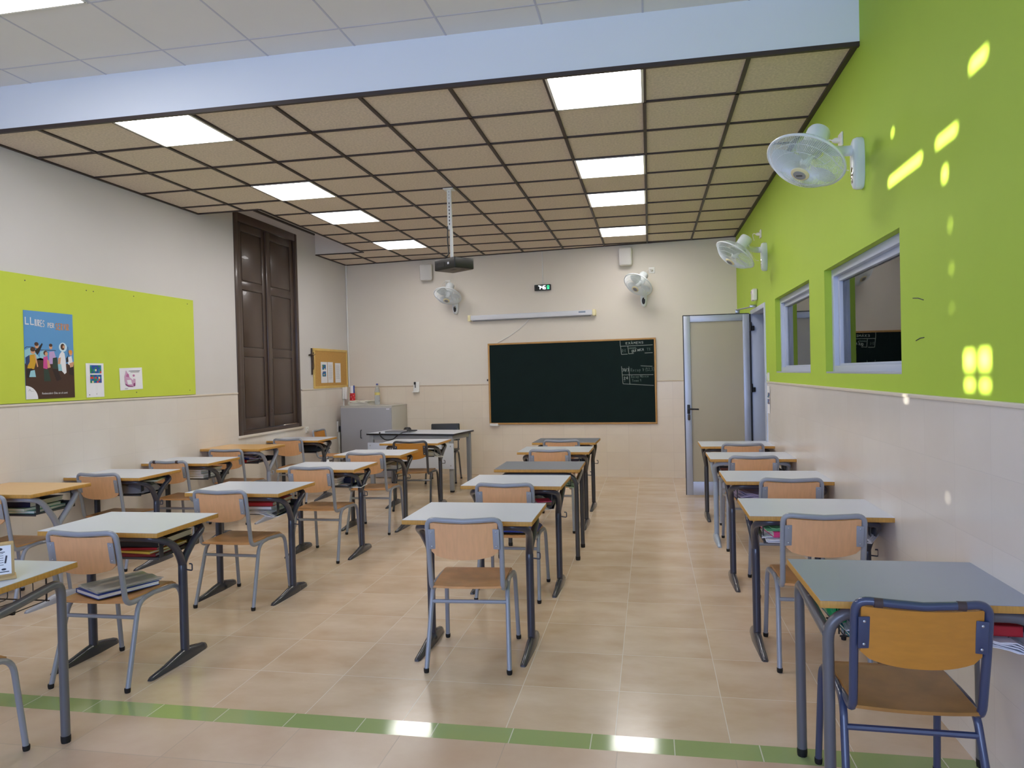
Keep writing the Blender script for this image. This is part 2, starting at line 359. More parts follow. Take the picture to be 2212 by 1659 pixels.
# ------------------------------------------------------------------ room shell
def shell():
    # floor: rear zone, green strip, front zone
    y1, y0 = 3.0, 2.875
    m = MB(); m.quad((XL - .3, y1, 0), (XR + .02, y1, 0), (XR + .02, 11.4, 0), (XL - .3, 11.4, 0))
    fl = structure(m.build('floor', FLOOR, smooth=False))
    m = MB(); m.quad((XL - .3, YREAR - .2, 0), (XR + .02, YREAR - .2, 0), (XR + .02, y0, 0), (XL - .3, y0, 0))
    m.build('front_tiling', FLOORN, fl, smooth=False)
    m = MB(); m.quad((XL - .3, y0, 0), (XR + .02, y0, 0), (XR + .02, y1, 0), (XL - .3, y1, 0))
    m.build('green_tile_strip', STRIP, fl, smooth=False)
    # low ceiling with a notch round the tall shutters
    NX, NY0, NY1 = -4.02, 7.05, 9.84
    TY = .595; gy = [4.963 + (k - 1) * TY for k in range(1, 12)]
    gx = [.005 + k * .6 for k in range(-7, 2)]
    panels = [(0, 0), (0, 3), (0, 5), (0, 8), (-6, 0), (-6, 3), (-6, 5), (-6, 8)]   # (column, row) cells that hold a lamp
    zt = HC + .012
    m = MB()
    m.quad((XL, YBEAM, zt), (XR, YBEAM, zt), (XR, NY0, zt), (XL, NY0, zt))
    m.quad((NX, NY0, zt), (XR, NY0, zt), (XR, NY1, zt), (NX, NY1, zt))
    m.quad((XL, NY1, zt), (XR, NY1, zt), (XR, yback(XR), zt), (XL, yback(XL), zt))
    ce = structure(m.build('ceiling', CEILT, smooth=False))
    m = MB(); w = .012; z0, z1 = HC, HC + .014
    for x in gx:
        ya = YBEAM
        if x < NX:
            m.span((x - w, ya, z0), (x + w, NY0, z1)); m.span((x - w, NY1, z0), (x + w, yback(x), z1))
        else: m.span((x - w, ya, z0), (x + w, yback(x), z1))
    for y in gy:
        xa = NX if NY0 < y < NY1 else XL
        xb = XR
        if y > yback(XR) - .02: xb = min(XR, (y - 10.413) / BS)
        if xb - xa > .1: m.span((xa, y - w * .8, z0), (xb, y + w * .8, z1))
    m.span((XL, YBEAM - .002, z0 - .012), (XR, YBEAM + .022, z1))
    m.span((XR - .03, YBEAM, z0 - .004), (XR, yback(XR), z1)); m.span((XL, YBEAM, z0), (XL + .022, NY0, z1))
    m.span((XL, NY0 - .02, z0), (NX, NY0, z1)); m.span((XL, NY1, z0), (NX + .02, NY1 + .02, z1)); m.span((NX, NY0, z0), (NX + .02, NY1, z1 + .01))
    m.span((XL, NY1, z0), (XL + .022, yback(XL), z1))
    m.box((NX - .06, 7.75, HC + .005), (.02, 1.4, .02))
    A, B = V((XL, yback(XL) - .012, HC + .007)), V((XR, yback(XR) - .012, HC + .007))
    d = B - A; m.box((A + B) / 2, (d.length, .024, .014), R=Matrix.Rotation(math.atan2(d.y, d.x), 3, 'Z'))
    m.build('ceiling_grid', GRIDB, ce, smooth=False)
    # the raised pocket over the shutters
    m = MB(); zt2 = 3.95
    m.quad((XL, NY0, HC + .01), (NX, NY0, HC + .01), (NX, NY0, zt2), (XL, NY0, zt2))
    m.quad((XL, NY1, HC + .01), (NX, NY1, HC + .01), (NX, NY1, zt2), (XL, NY1, zt2))
    m.quad((NX, NY0, HC + .014), (NX, NY1, HC + .014), (NX, NY1, zt2), (NX, NY0, zt2))
    m.quad((XL, NY0, zt2), (NX, NY0, zt2), (NX, NY1, zt2), (XL, NY1, zt2))
    m.build('shutter_pocket', WALL, ce, smooth=False)
    # beam and front ceiling
    m = MB(); m.span((XL - .1, YBEAM, HC + .004), (XR, YBEAM + .06, HF + .3))
    structure(m.build('trim_1', BEAMW, smooth=False), 'white drop beam where the ceiling steps up')
    m = MB(); m.quad((XL, YREAR, HF), (XR, YREAR, HF), (XR, YBEAM, HF), (XL, YBEAM, HF))
    c2 = structure(m.build('ceiling', CEILW, smooth=False))
    m = MB()
    for x in [.005 + k * .6 for k in range(-7, 2)]: m.span((x - .006, YREAR, HF - .002), (x + .006, YBEAM, HF))
    for k in range(12): y = 4.13 - k * .6; m.span((XL, y - .006, HF - .0018), (XR, y + .006, HF))
    m.build('ceiling_joints', GRIDW, c2, smooth=False)
    # left wall with the shutter recess
    sy0, sy1, sz0, sz1 = 7.72, 9.26, .86, 3.5
    T = .25; zt3 = 3.96
    # an unseen closed roller shutter, its slots shaped for the sun patches, stands further forward in the same wall; low sun slips through it
    hy0, hy1, hz0, hz1 = -2.0, .35, .95, 3.45
    m = MB()
    def lw(ya, yb, za, zb): m.span((XL - T, ya, za), (XL, yb, zb))
    lw(YREAR, hy0, -.02, zt3); lw(hy0, hy1, -.02, hz0); lw(hy0, hy1, hz1, zt3); lw(hy1, sy0, -.02, zt3)
    lw(sy0, sy1, -.02, sz0); lw(sy0, sy1, sz1, zt3); lw(sy1, 11.3, -.02, zt3)
    wl = structure(m.build('wall_left', mat('daylit_wall_paint', (211, 208, 207), .75, noise=.012, nscale=2, bump=.08), smooth=False))  # greyer, cooler colour than the back wall puts the daylight into the paint
    m = MB()
    m.span((XL, YREAR, 0), (XL + .012, sy0 - .02, DADO)); m.span((XL, sy0 - .02, 0), (XL + .012, sy1 + .02, sz0 - .03)); m.span((XL, sy1 + .02, 0), (XL + .012, yback(XL), DADO))
    m.build('tiled_dado', TILEY, wl, smooth=False)
    m = MB()
    m.span((XL, YREAR, DADO - .012), (XL + .02, sy0 - .02, DADO + .006), .004); m.span((XL, sy1 + .02, DADO - .012), (XL + .02, yback(XL), DADO + .006), .004)
    m.build('dado_cap', CAP, wl)
    m = MB(); m.span((XL, sy0 - .03, sz0 - .03), (XL + .03, sy1 + .03, sz0), .005); m.build('sill', CAP, wl)
    m = MB(); m.tube([(XL + .014, yback(XL) - .016, DADO), (XL + .014, yback(XL) - .016, HC)], .014, 10); m.build('corner_bead', WHITEP, wl)
    # right wall with two windows and the doorway
    T = .22
    wy = [(3.768, 5.29), (5.77, 7.272)]; wz0, wz1 = 1.462, 2.166
    dy0, dy1, dz1 = 7.86, 8.93, 2.19
    m = MB()
    def rw(ya, yb, za, zb): m.span((XR, ya, za), (XR + T, yb, zb))
    rw(YREAR, wy[0][0], -.02, zt3); rw(wy[0][1], wy[1][0], -.02, zt3); rw(wy[1][1], dy0, -.02, zt3); rw(dy1, 10.8, -.02, zt3)
    for a, b in wy: rw(a, b, -.02, wz0); rw(a, b, wz1, zt3)
    rw(dy0, dy1, dz1, zt3)
    wr = structure(m.build('wall_right', GREEN, smooth=False))
    m = MB(); m.span((XR - .012, YREAR, 0), (XR, 7.76, DADO)); m.span((XR - .012, dy1 + .05, 0), (XR, yback(XR), DADO))
    m.build('tiled_dado', TILEY, wr, smooth=False)
    m = MB(); m.span((XR - .02, YREAR, DADO - .01), (XR, 7.762, DADO + .008), .004); m.build('dado_cap', CAP, wr)
    m = MB()
    for (a, b) in (((3.60, 1.81), (3.47, 1.79)), ((3.57, 1.615), (3.47, 1.625))):
        m.tube([(XR - .001, a[0], a[1]), (XR - .001, (a[0] + b[0]) / 2, (a[1] + b[1]) / 2 + .004), (XR - .001, b[0], b[1])], .002, 5)
    m.build('scuff_mark', INK, wr)
    # corridor beyond
    m = MB(); cx = XR + T
    m.span((cx + 1.9, 2.5, 0), (cx + 2.0, 11, 3)); m.span((cx, 2.4, 0), (cx + 2, 2.5, 3)); m.span((cx, 10.9, 0), (cx + 2, 11, 3))
    m.span((cx, 2.4, 3), (cx + 2, 11, 3.1)); m.span((cx - .22, 2.4, -.1), (cx + 2, 11, -.002))
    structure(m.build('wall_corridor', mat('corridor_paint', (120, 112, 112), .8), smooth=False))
    # windows in the right wall
    for i, (a, b) in enumerate(wy):
        fr = MB(); x0, x1 = XR + .045, XR + .13; t = .05
        fr.span((x0, a, wz0), (x1, a + t, wz1), .003); fr.span((x0, b - t, wz0), (x1, b, wz1), .003)
        fr.span((x0, a + t, wz1 - t), (x1, b - t, wz1), .003); fr.span((x0, a + t, wz0), (x1, b - t, wz0 + t), .003)
        t2 = .085; xa, xb = XR + .075, XR + .118
        fr.span((xa, a + t, wz0 + t), (xb, a + t2, wz1 - t), .002); fr.span((xa, b - t2, wz0 + t), (xb, b - t, wz1 - t), .002)
        fr.span((xa, a + t2, wz1 - t2), (xb, b - t2, wz1 - t), .002); fr.span((xa, a + t2, wz0 + t), (xb, b - t2, wz0 + t2 - .02), .002)
        w = structure(fr.build('window_%d' % (i + 1), ALUD, angle=30))
        m = MB(); m.span((XR + .098, a + t2, wz0 + .065), (XR + .104, b - t2, wz1 - t2)); m.build('pane', GLASS, w, smooth=False)
        m = MB(); m.span((XR + .002, a, wz0 - .004), (x0, b, wz0 + .012), .002); m.build('sill', ALU, w)
    # doorway frame and open leaf
    m = MB(); j = .05
    m.span((XR - .012, dy0, 0), (XR + T, dy0 + j, dz1), .003); m.span((XR - .012, dy1 - j, 0), (XR + T, dy1, dz1), .003); m.span((XR - .012, dy0 + j, dz1 - j), (XR + T, dy1 - j, dz1), .003)
    m.span((XR - .02, 7.755, 0), (XR + .0, dy0 + .01, dz1 * .62), .002)
    dr = structure(m.build('door_1', ALUD, angle=30))
    L0, L1, yl, zb, zt4 = .408, 1.16, 8.86, .015, 2.15; s = .075; yt = .02
    m = MB()
    m.span((L0, yl, zb), (L0 + s, yl + .045, zt4), .004); m.span((L1 - s, yl, zb), (L1, yl + .045, zt4), .004)
    m.span((L0 + s, yl, zt4 - s), (L1 - s, yl + .045, zt4), .004); m.span((L0 + s, yl, zb), (L1 - s, yl + .045, zb + .16), .004)
    lf = m.build('door_leaf', ALU, dr)
    m = MB(); m.span((L0 + s, yl + .018, zb + .16), (L1 - s, yl + .026, zt4 - s)); m.build('frosted_pane', FROST, lf, smooth=False)
    m = MB(); m.span((L0 - .008, yl + .004, zb), (L0, yl + .05, zt4 + .008)); m.span((L0 - .008, yl + .004, zt4), (L1, yl + .05, zt4 + .01)); m.span((L1, yl + .004, zb), (L1 + .018, yl + .05, zt4)); m.build('gasket', BLACKP, lf)
    m = MB(); m.box((L0 + .04, yl - .008, 1.04), (.034, .016, .11), .006)
    m.tube(fillet([(L0 + .04, yl - .012, 1.045), (L0 + .04, yl - .05, 1.045), (L0 + .155, yl - .05, 1.04)], .02), .0095, 8)
    m.build('door_handle', BLACKP, lf)
    m = MB(); m.box((L0 + .042, yl - .004, .945), (.03, .01, .075), .012); m.build('lock_plate', mat('bronze', (92, 80, 70), .4, metal=.5), lf)
    for z in (.35, 1.28, 2.0):
        m = MB(); m.tube([(L1 + .012, yl - .012, z - .05), (L1 + .012, yl - .012, z + .05)], .013, 8); m.box((L1 + .03, yl - .004, z - .02), (.05, .012, .055), .003); m.build('hinge', BLACKP, lf)
    m = MB(); m.tube([(1.02, yl - .01, 2.2), (1.17, 8.5, 2.205)], .008, 8); m.box((1.03, yl + .01, 2.185), (.05, .03, .045), .005); m.box((1.15, 8.47, 2.205), (.07, .05, .03), .005); m.build('door_closer', STEEL, dr)
    # back wall
    A, B = V((XL - .25, yback(XL - .25), 0)), V((XR + .2, yback(XR + .2), 0)); n = V((BS, -1, 0)).normalized()
    m = MB(); pts = [A, B, B - n * .2, A - n * .2]
    lo = [m.v((p.x, p.y, -.02)) for p in pts]; hi = [m.v((p.x, p.y, 3.95)) for p in pts]
    m.f(lo); m.f(hi)
    for k in range(4): m.f([lo[k], lo[(k + 1) % 4], hi[(k + 1) % 4], hi[k]])
    wb = structure(m.build('wall_back', WALL, smooth=False))
    M = wallframe('B', 0, 0); x0 = XL * 1.0054; x1 = XR * 1.0054
    m = MB(); m.span((x0, 0, 0), (x1 - .02, DADO, .012)); d = m.build('tiled_dado', mat('x', (0, 0, 0)), wb, smooth=False); d.matrix_world = M
    d.data.materials.clear(); d.data.materials.append(tile_mat('wall_tile_board', (230, 217, 197), (225, 210, 189), (212, 199, 181), .314, .2515, 0, DADO - .004 - 10 * .2515, .25, 'XY', .0016, (1.5, 1.5)))
    m = MB(); m.span((x0, DADO - .01, 0), (x1 - .02, DADO + .006, .018), .004); d = m.build('dado_cap', mat('cap_beige', (206, 188, 164), .4), wb); d.matrix_world = M
    # solid rear wall behind the camera; a lamp in front gives the daylight
    m = MB(); m.span((XL - .3, YREAR - .2, -.02), (XR + .2, YREAR, 3.95)); structure(m.build('wall_rear', WALL, smooth=False))
    return (hy0, hy1, hz0, hz1)
hole = shell()

# ------------------------------------------------------------------ roller shutter that lets slivers of sun in
SUN = V((.80, .55, -.10)).normalized()
def roller_shutter(hy0, hy1, hz0, hz1):
    spots = [  # (y0,y1,z0,z1) lit patches on the green wall
        (2.84, 2.97, 2.585, 2.62), (3.10, 3.30, 2.405, 2.435), (3.47, 3.91, 2.40, 2.43), (3.20, 3.24, 2.25, 2.30), (3.83, 3.85, 2.63, 2.655),
        (2.978, 3.058, 1.485, 1.55), (2.852, 2.930, 1.487, 1.552), (2.982, 3.055, 1.41, 1.44), (2.855, 2.925, 1.41, 1.44), (3.66, 3.71, 1.342, 1.349), (3.215, 3.222, .955, .967),
        (3.172, 3.176, 2.04, 2.08), (3.168, 3.172, 1.87, 1.90), (3.172, 3.176, 1.72, 1.735)]
    px = XL - .12; t = (px - XR) / SUN.x
    rects = []
    for a, b, c, d in spots: rects.append((a + t * SUN.y, b + t * SUN.y, c + t * SUN.z, d + t * SUN.z))
    rects = [r for r in rects if r[0] > hy0 and r[1] < hy1 and r[2] > hz0 and r[3] < hz1]
    ys = sorted({hy0, hy1, *[r[0] for r in rects], *[r[1] for r in rects]}); zs = sorted({hz0, hz1, *[r[2] for r in rects], *[r[3] for r in rects]})
    m = MB()
    for ya, yb in zip(ys, ys[1:]):
        for za, zb in zip(zs, zs[1:]):
            yc, zc = (ya + yb) / 2, (za + zb) / 2
            if any(r[0] < yc < r[1] and r[2] < zc < r[3] for r in rects): continue
            m.quad((px, ya, za), (px, yb, za), (px, yb, zb), (px, ya, zb))
    structure(m.build('window_3', WHITEP, smooth=False), 'unseen closed roller shutter with slots shaped to cast sun patches')
roller_shutter(*hole)

# ------------------------------------------------------------------ ceiling lamps
def ceiling_light(label, x0, y0, z):
    t = thing('ceiling_light', label, 'ceiling light', (x0 + .3, y0 + .2975, z), 0, 'square led panels in the ceiling')
    m = MB(); a = .288; b = .283
    for sx, sy, dx, dy in ((0, 1, 2 * a, .016), (0, -1, 2 * a, .016), (1, 0, .016, 2 * a), (-1, 0, .016, 2 * a)): m.box((sx * a, sy * a, .002), (dx, dy, .012))
    m.build('frame', WHITEP, t, smooth=False)
    m = MB(); r = .03; pts = []
    for cx, cy, a0 in ((b - r, b - r, 0), (-b + r, b - r, PI / 2), (-b + r, -b + r, PI), (b - r, -b + r, 1.5 * PI)):
        for k in range(5): pts.append((cx + r * math.cos(a0 + k * PI / 8), cy + r * math.sin(a0 + k * PI / 8)))
    m.prism(pts, -.002, .006); m.build('diffuser', PANEL, t, smooth=False)
ORD = ['nearest', 'second', 'third', 'farthest']
for name, x0 in (('right row over the aisle', -.595), ('left row by the shutters', -3.595)):
    for k, r in enumerate((0, 3, 5, 8)):
        y0 = 4.963 + (r - 1) * .595
        ceiling_light('glowing square ceiling panel, %s of the %s' % (ORD[k], name), x0, y0 - .001, HC + .001)
ceiling_light('glowing square panel in the white front ceiling, cut by the upper left corner', -3.595, 2.93, HF - .004)

# ------------------------------------------------------------------ tall brown shutters
def shutters():
    sy0, sy1, sz0, sz1 = 7.72, 9.26, .86, 3.5; x = XL
    m = MB(); w = .085
    m.span((x - .2, sy0, sz0), (x + .012, sy0 + w, sz1), .006); m.span((x - .2, sy1 - .06, sz0), (x + .012, sy1, sz1), .006)
    m.span((x - .2, sy0 + w, sz1 - .1), (x + .011, sy1 - .06, sz1), .006); m.span((x - .2, sy0 + w, sz0), (x + .011, sy1 - .06, sz0 + .05), .006)
    sh = structure(m.build('window_4', BROWN, angle=30), 'tall dark brown panelled shutters')
    for k, (a, b) in enumerate(((sy0 + w + .004, 8.475), (8.482, sy1 - .064))):
        m = MB(); xb, xf = x - .06, x - .02; st = .1
        rails = [(sz0 + .054, 1.05), (1.80, 1.90), (2.60, 2.70), (3.3, sz1 - .104)]
        m.span((xb, a, sz0 + .054), (xf, a + st, sz1 - .104), .003); m.span((xb, b - st, sz0 + .054), (xf, b, sz1 - .104), .003)
        for c, d in rails: m.span((xb, a + st - .002, c), (xf, b - st + .002, d), .003)
        for (c0, c1), (d0, d1) in zip(rails, rails[1:]):
            m.span((xb + .004, a + st, c1), (xf - .014, b - st, d0)); m.span((xb + .004, a + st + .014, c1 + .014), (xf - .002, b - st - .014, d0 - .014), .003)
        lf = m.build('shutter_leaf', BROWN, sh, angle=30)
        if k == 0:
            m = MB(); m.span((xf - .004, b - .03, sz0 + .06), (xf + .02, b + .03, sz1 - .11), .006); m.build('meeting_stile', BROWN, lf, angle=30)
            for z in (1.15, 2.0, 2.9):
                m = MB(); m.tube([(xf + .006, a + .005, z - .06), (xf + .006, a + .005, z + .06)], .011, 8); m.build('hinge', BROWN, lf)
        else:
            m = MB(); m.tube([(xf + .012, a + .02, sz0 + .12), (xf + .012, a + .02, sz0 + .42)], .007, 6); m.box((xf + .012, a + .02, sz0 + .26), (.02, .04, .05), .006); m.build('bolt', BROWN, lf)
shutters()

# ------------------------------------------------------------------ desks
DP = {}
def rail_arch(m, sgn, h, hw=.285, yr=.19):
    """one tube: out of a column, leaning to the near or far side, across under the top and down the other column"""
    z = h - .046
    pts = [(hw, .02, .45), (hw, .02 + sgn * .006, .53), (hw + .014, .02 + sgn * .075, .625), (hw + .014, .02 + sgn * .155, z - .024), (hw - .035, sgn * yr, z), (hw - .12, sgn * yr, z)]
    pts = crom(pts, 4); full = pts + [V((-p.x, p.y, p.z)) for p in reversed(pts)]
    n_ = len(pts); rr = [.0225 - .0045 * min(1, i / (n_ * .7)) for i in range(n_)]; m.tube(full, rr + rr[::-1], 10)
def desk(kind, h, frame, top, foot=None, hook=1, edge=None, tray=True):
    """local frame: x across, +y towards the chalkboard, origin on the floor under the middle of the top"""
    key = (kind, h, frame.name, top.name, hook, tray)
    if key in DP: return copy_tree(DP[key])
    t = thing('school_desk', 'x', 'desk'); DP[key] = t
    W, D, TH = .70, .53, .024
    m = MB(); m.box((0, 0, h - TH / 2 - .001), (W, D, TH), .003); tt = m.build('tabletop', edge or EDGEW, t, angle=30)
    m = MB(); m.box((0, 0, h - .0005), (W - .004, D - .004, .0022), .0006, seg=1); m.build('laminate', top, tt, angle=30)
    if kind == 'T':
        for s in (-1, 1):
            m = MB(); m.tube([(s * .285, .02, .05), (s * .285, .02, .47), (s * .285, .02, .515), (s * .285, .02, .535)], [.0218, .0222, .0215, .012], 12, flat=(1.18, 1), up=(0, 1, 0)); m.build('leg', frame, t)
            m = MB(); prof = [(-.268, .011, .012), (-.255, .017, .019), (-.15, .022, .034), (-.05, .026, .056), (.02, .028, .068), (.08, .026, .058), (.17, .022, .038), (.195, .017, .028), (.203, .009, .016)]
            rings = []
            for y, hwid, hh in prof:
                rings.append([m.v((s * .285 + hwid * math.cos(a), y, max(0.0, hh * math.sin(a)))) for a in [PI * k / 8 for k in range(9)]])
            for A, B in zip(rings, rings[1:]):
                for k in range(8): m.f([A[k], A[k + 1], B[k + 1], B[k]])
                m.f([A[8], A[0], B[0], B[8]])
            m.f(rings[0]); m.f(rings[-1][::-1]); m.build('foot', foot or FOOTC, t, angle=50)
        for s in (-1, 1): m = MB(); rail_arch(m, s, h); m.build('support_arch', frame, t)
        zs = h - .158
    else:
        hw, yn, yf = .318, -.225, .205; z = h - .047
        for y in (yn, yf):
            for s in (-1, 1):
                m = MB()
                if y == yn: pts = fillet([(s * hw, y, .012), (s * hw, y, z), (0, y, z)], .1, 7)
                else: pts = fillet([(s * hw, y, .012), (s * hw, y, z - .02), (s * hw, y - .25, z - .055), (s * hw, yn, z - .075)], .06, 6)
                m.tube(pts, .0185, 10); lg = m.build('leg', frame, t)
                m = MB(); m.lathe([(.0, 0), (.018, 0), (.0195, .012), (.0195, .03)], 10, Matrix.Translation((s * hw, y, 0))); m.build('foot_cap', RUBBER, lg)
        zs = h - .15
    if kind == 'F':
        m = MB()
        for k in range(9): x = -.25 + k * .0625; m.tube(fillet([(x, -.16, zs + .02), (x, -.16, zs), (x, .2, zs), (x, .2, zs + .09)], .015, 3), .0022, 5)
        for y in (-.16, .02, .2): m.tube([(-.265, y, zs), (.265, y, zs)], .003, 5)
        for s in (-1, 1):
            for y in (-.14, .19): m.tube([(s * .262, y, zs), (s * .262, y, h - .03)], .003, 5)
        m.build('wire_shelf', WIRE, t)
    elif tray:
        m = MB(); m.box((0, .03, zs), (.53, .34, .004)); m.box((0, .2, zs + .02), (.53, .004, .044)); m.box((0, -.14, zs - .004), (.53, .005, .012))
        for s_ in (-1, 1):
            for y in (-.12, .18): m.box((s_ * .2635, y, (zs + h - .025) / 2), (.004, .03, h - .025 - zs))
        m.build('book_tray', CHARG, t, smooth=False)
    if hook and kind == 'T':
        m = MB(); m.tube(fillet([(hook * .305, .02, .49), (hook * .343, .02, .486), (hook * .343, .02, .522), (hook * .327, .02, .522)], .008, 3), .004, 6); m.build('bag_hook', frame, t)
    elif hook:
        m = MB(); m.tube([(-.318, .08 + .045 * math.cos(a), h - .072 - .05 * math.sin(a)) for a in [PI * k / 10 for k in range(11)]], .0055, 6); m.build('bag_hook', STEEL, t)
    return t

ROWA = ['first', 'second', 'third', 'fourth', 'fifth']
DESKS = {}
def put_desk(key, label, x, y, rz=0.0, group=None, **kw):
    o = desk(**kw); o.location = (x, y, 0); o.rotation_euler = (0, 0, rz); o['label'] = label; o['group'] = group
    DESKS[key] = (x, y, rz, kw['h']); return o
cD, cC, cB, cA = 'column along the green wall', 'middle column', 'column before the teacher table', 'column along the left wall'
TW = dict(kind='T', h=.75, frame=DARKG, top=LAMW)
TC = dict(kind='T', h=.75, frame=CHARG, top=LAMW)
gD, gC, gB, gA = 'desks along the green wall', 'desks of the middle column', 'desks before the teacher table', 'desks along the left wall'
put_desk('D1', 'white-topped desk with charcoal frame, first from the chalkboard along the green wall', .835, 7.62, 0, gD, **{**TC, 'hook': 0})
put_desk('D2', 'white-topped desk on a pale blue frame, second from the chalkboard along the green wall', .838, 6.57, 0, gD, kind='T', h=.75, frame=PALEB, top=LAMW, foot=PALEB, hook=0)
put_desk('D3', 'white-topped desk with dark T-foot frame, third from the chalkboard along the green wall', .842, 5.32, 0, gD, **{**TW, 'hook': 0})
put_desk('D4', 'white-topped desk stuffed with pink and green papers, just ahead of the nearest grey desk', .838, 4.13, 0, gD, **TW)
put_desk('D5', 'grey-topped four-legged desk nearest the camera, in the lower right corner', .872, 2.745, .015, gD, kind='F', h=.75, frame=GREYF, top=LAMG, hook=1)
put_desk('C1', 'grey-topped desk in the middle column, nearest the chalkboard', -.93, 8.10, -.03, gC, kind='T', h=.75, frame=CHARG, top=LAMGD, hook=1)
put_desk('C2', 'pale grey-topped desk in the middle column, second from the chalkboard', -.93, 7.16, -.01, gC, kind='T', h=.75, frame=CHARG, top=LAMGL, hook=1)
put_desk('C3', 'slate-topped four-legged desk in the middle column, third from the chalkboard', -.915, 6.02, 0, gC, kind='F', h=.735, frame=CHARG, top=LAMGD, hook=0)
put_desk('C4', 'white-topped desk in the middle column, second nearest the camera', -.942, 5.07, -.015, gC, **TW)
put_desk('C5', 'white-topped desk standing alone in front, nearest of the middle column', -.957, 3.905, 0, gC, **{**TW, 'tray': False})
put_desk('B1', 'white-topped desk right in front of the white teacher table', -2.71, 8.12, -.02, gB, **TC)
put_desk('B2', 'white-topped desk, second behind the teacher table', -2.73, 6.93, -.02, gB, **TC)
put_desk('B3', 'white-topped desk with grey notebooks below, third behind the teacher table', -2.765, 5.88, 0, gB, **TW)
put_desk('B4', 'white-topped desk with a red folder below, fourth behind the teacher table', -2.79, 4.69, -.01, gB, **TW)
put_desk('B5', 'white-topped desk with magazines below, nearest the green floor strip on the left', -2.80, 3.49, 0, gB, **TW)
put_desk('A1', 'white-topped desk farthest along the left wall, near the grey cabinet', -4.372, 8.56, -.015, gA, **TC)
put_desk('A2', 'wood-topped desk on a light grey frame beneath the brown shutters', -4.372, 7.20, -.03, gA, kind='T', h=.788, frame=LIGHTG, top=LAMWD, foot=LIGHTG, hook=1)
put_desk('A3', 'white-topped desk on the left wall full of cream notebooks, third from the back', -4.378, 6.30, 0, gA, **TC)
put_desk('A4', 'white-topped desk on the left wall with grey plastic below, fourth from the back', -4.38, 5.38, 0, gA, **TW)
put_desk('A5', 'wood-topped desk on a light grey frame at the left picture edge', -4.378, 4.345, 0, gA, kind='T', h=.788, frame=LIGHTG, top=LAMWD, foot=LIGHTG, hook=1)
put_desk('A6', 'grey-topped four-legged desk with a cardboard stand on it, cut by the left edge', -2.766, 2.41, .02, gA, kind='F', h=.75, frame=GREYF, top=LAMGL, hook=0)

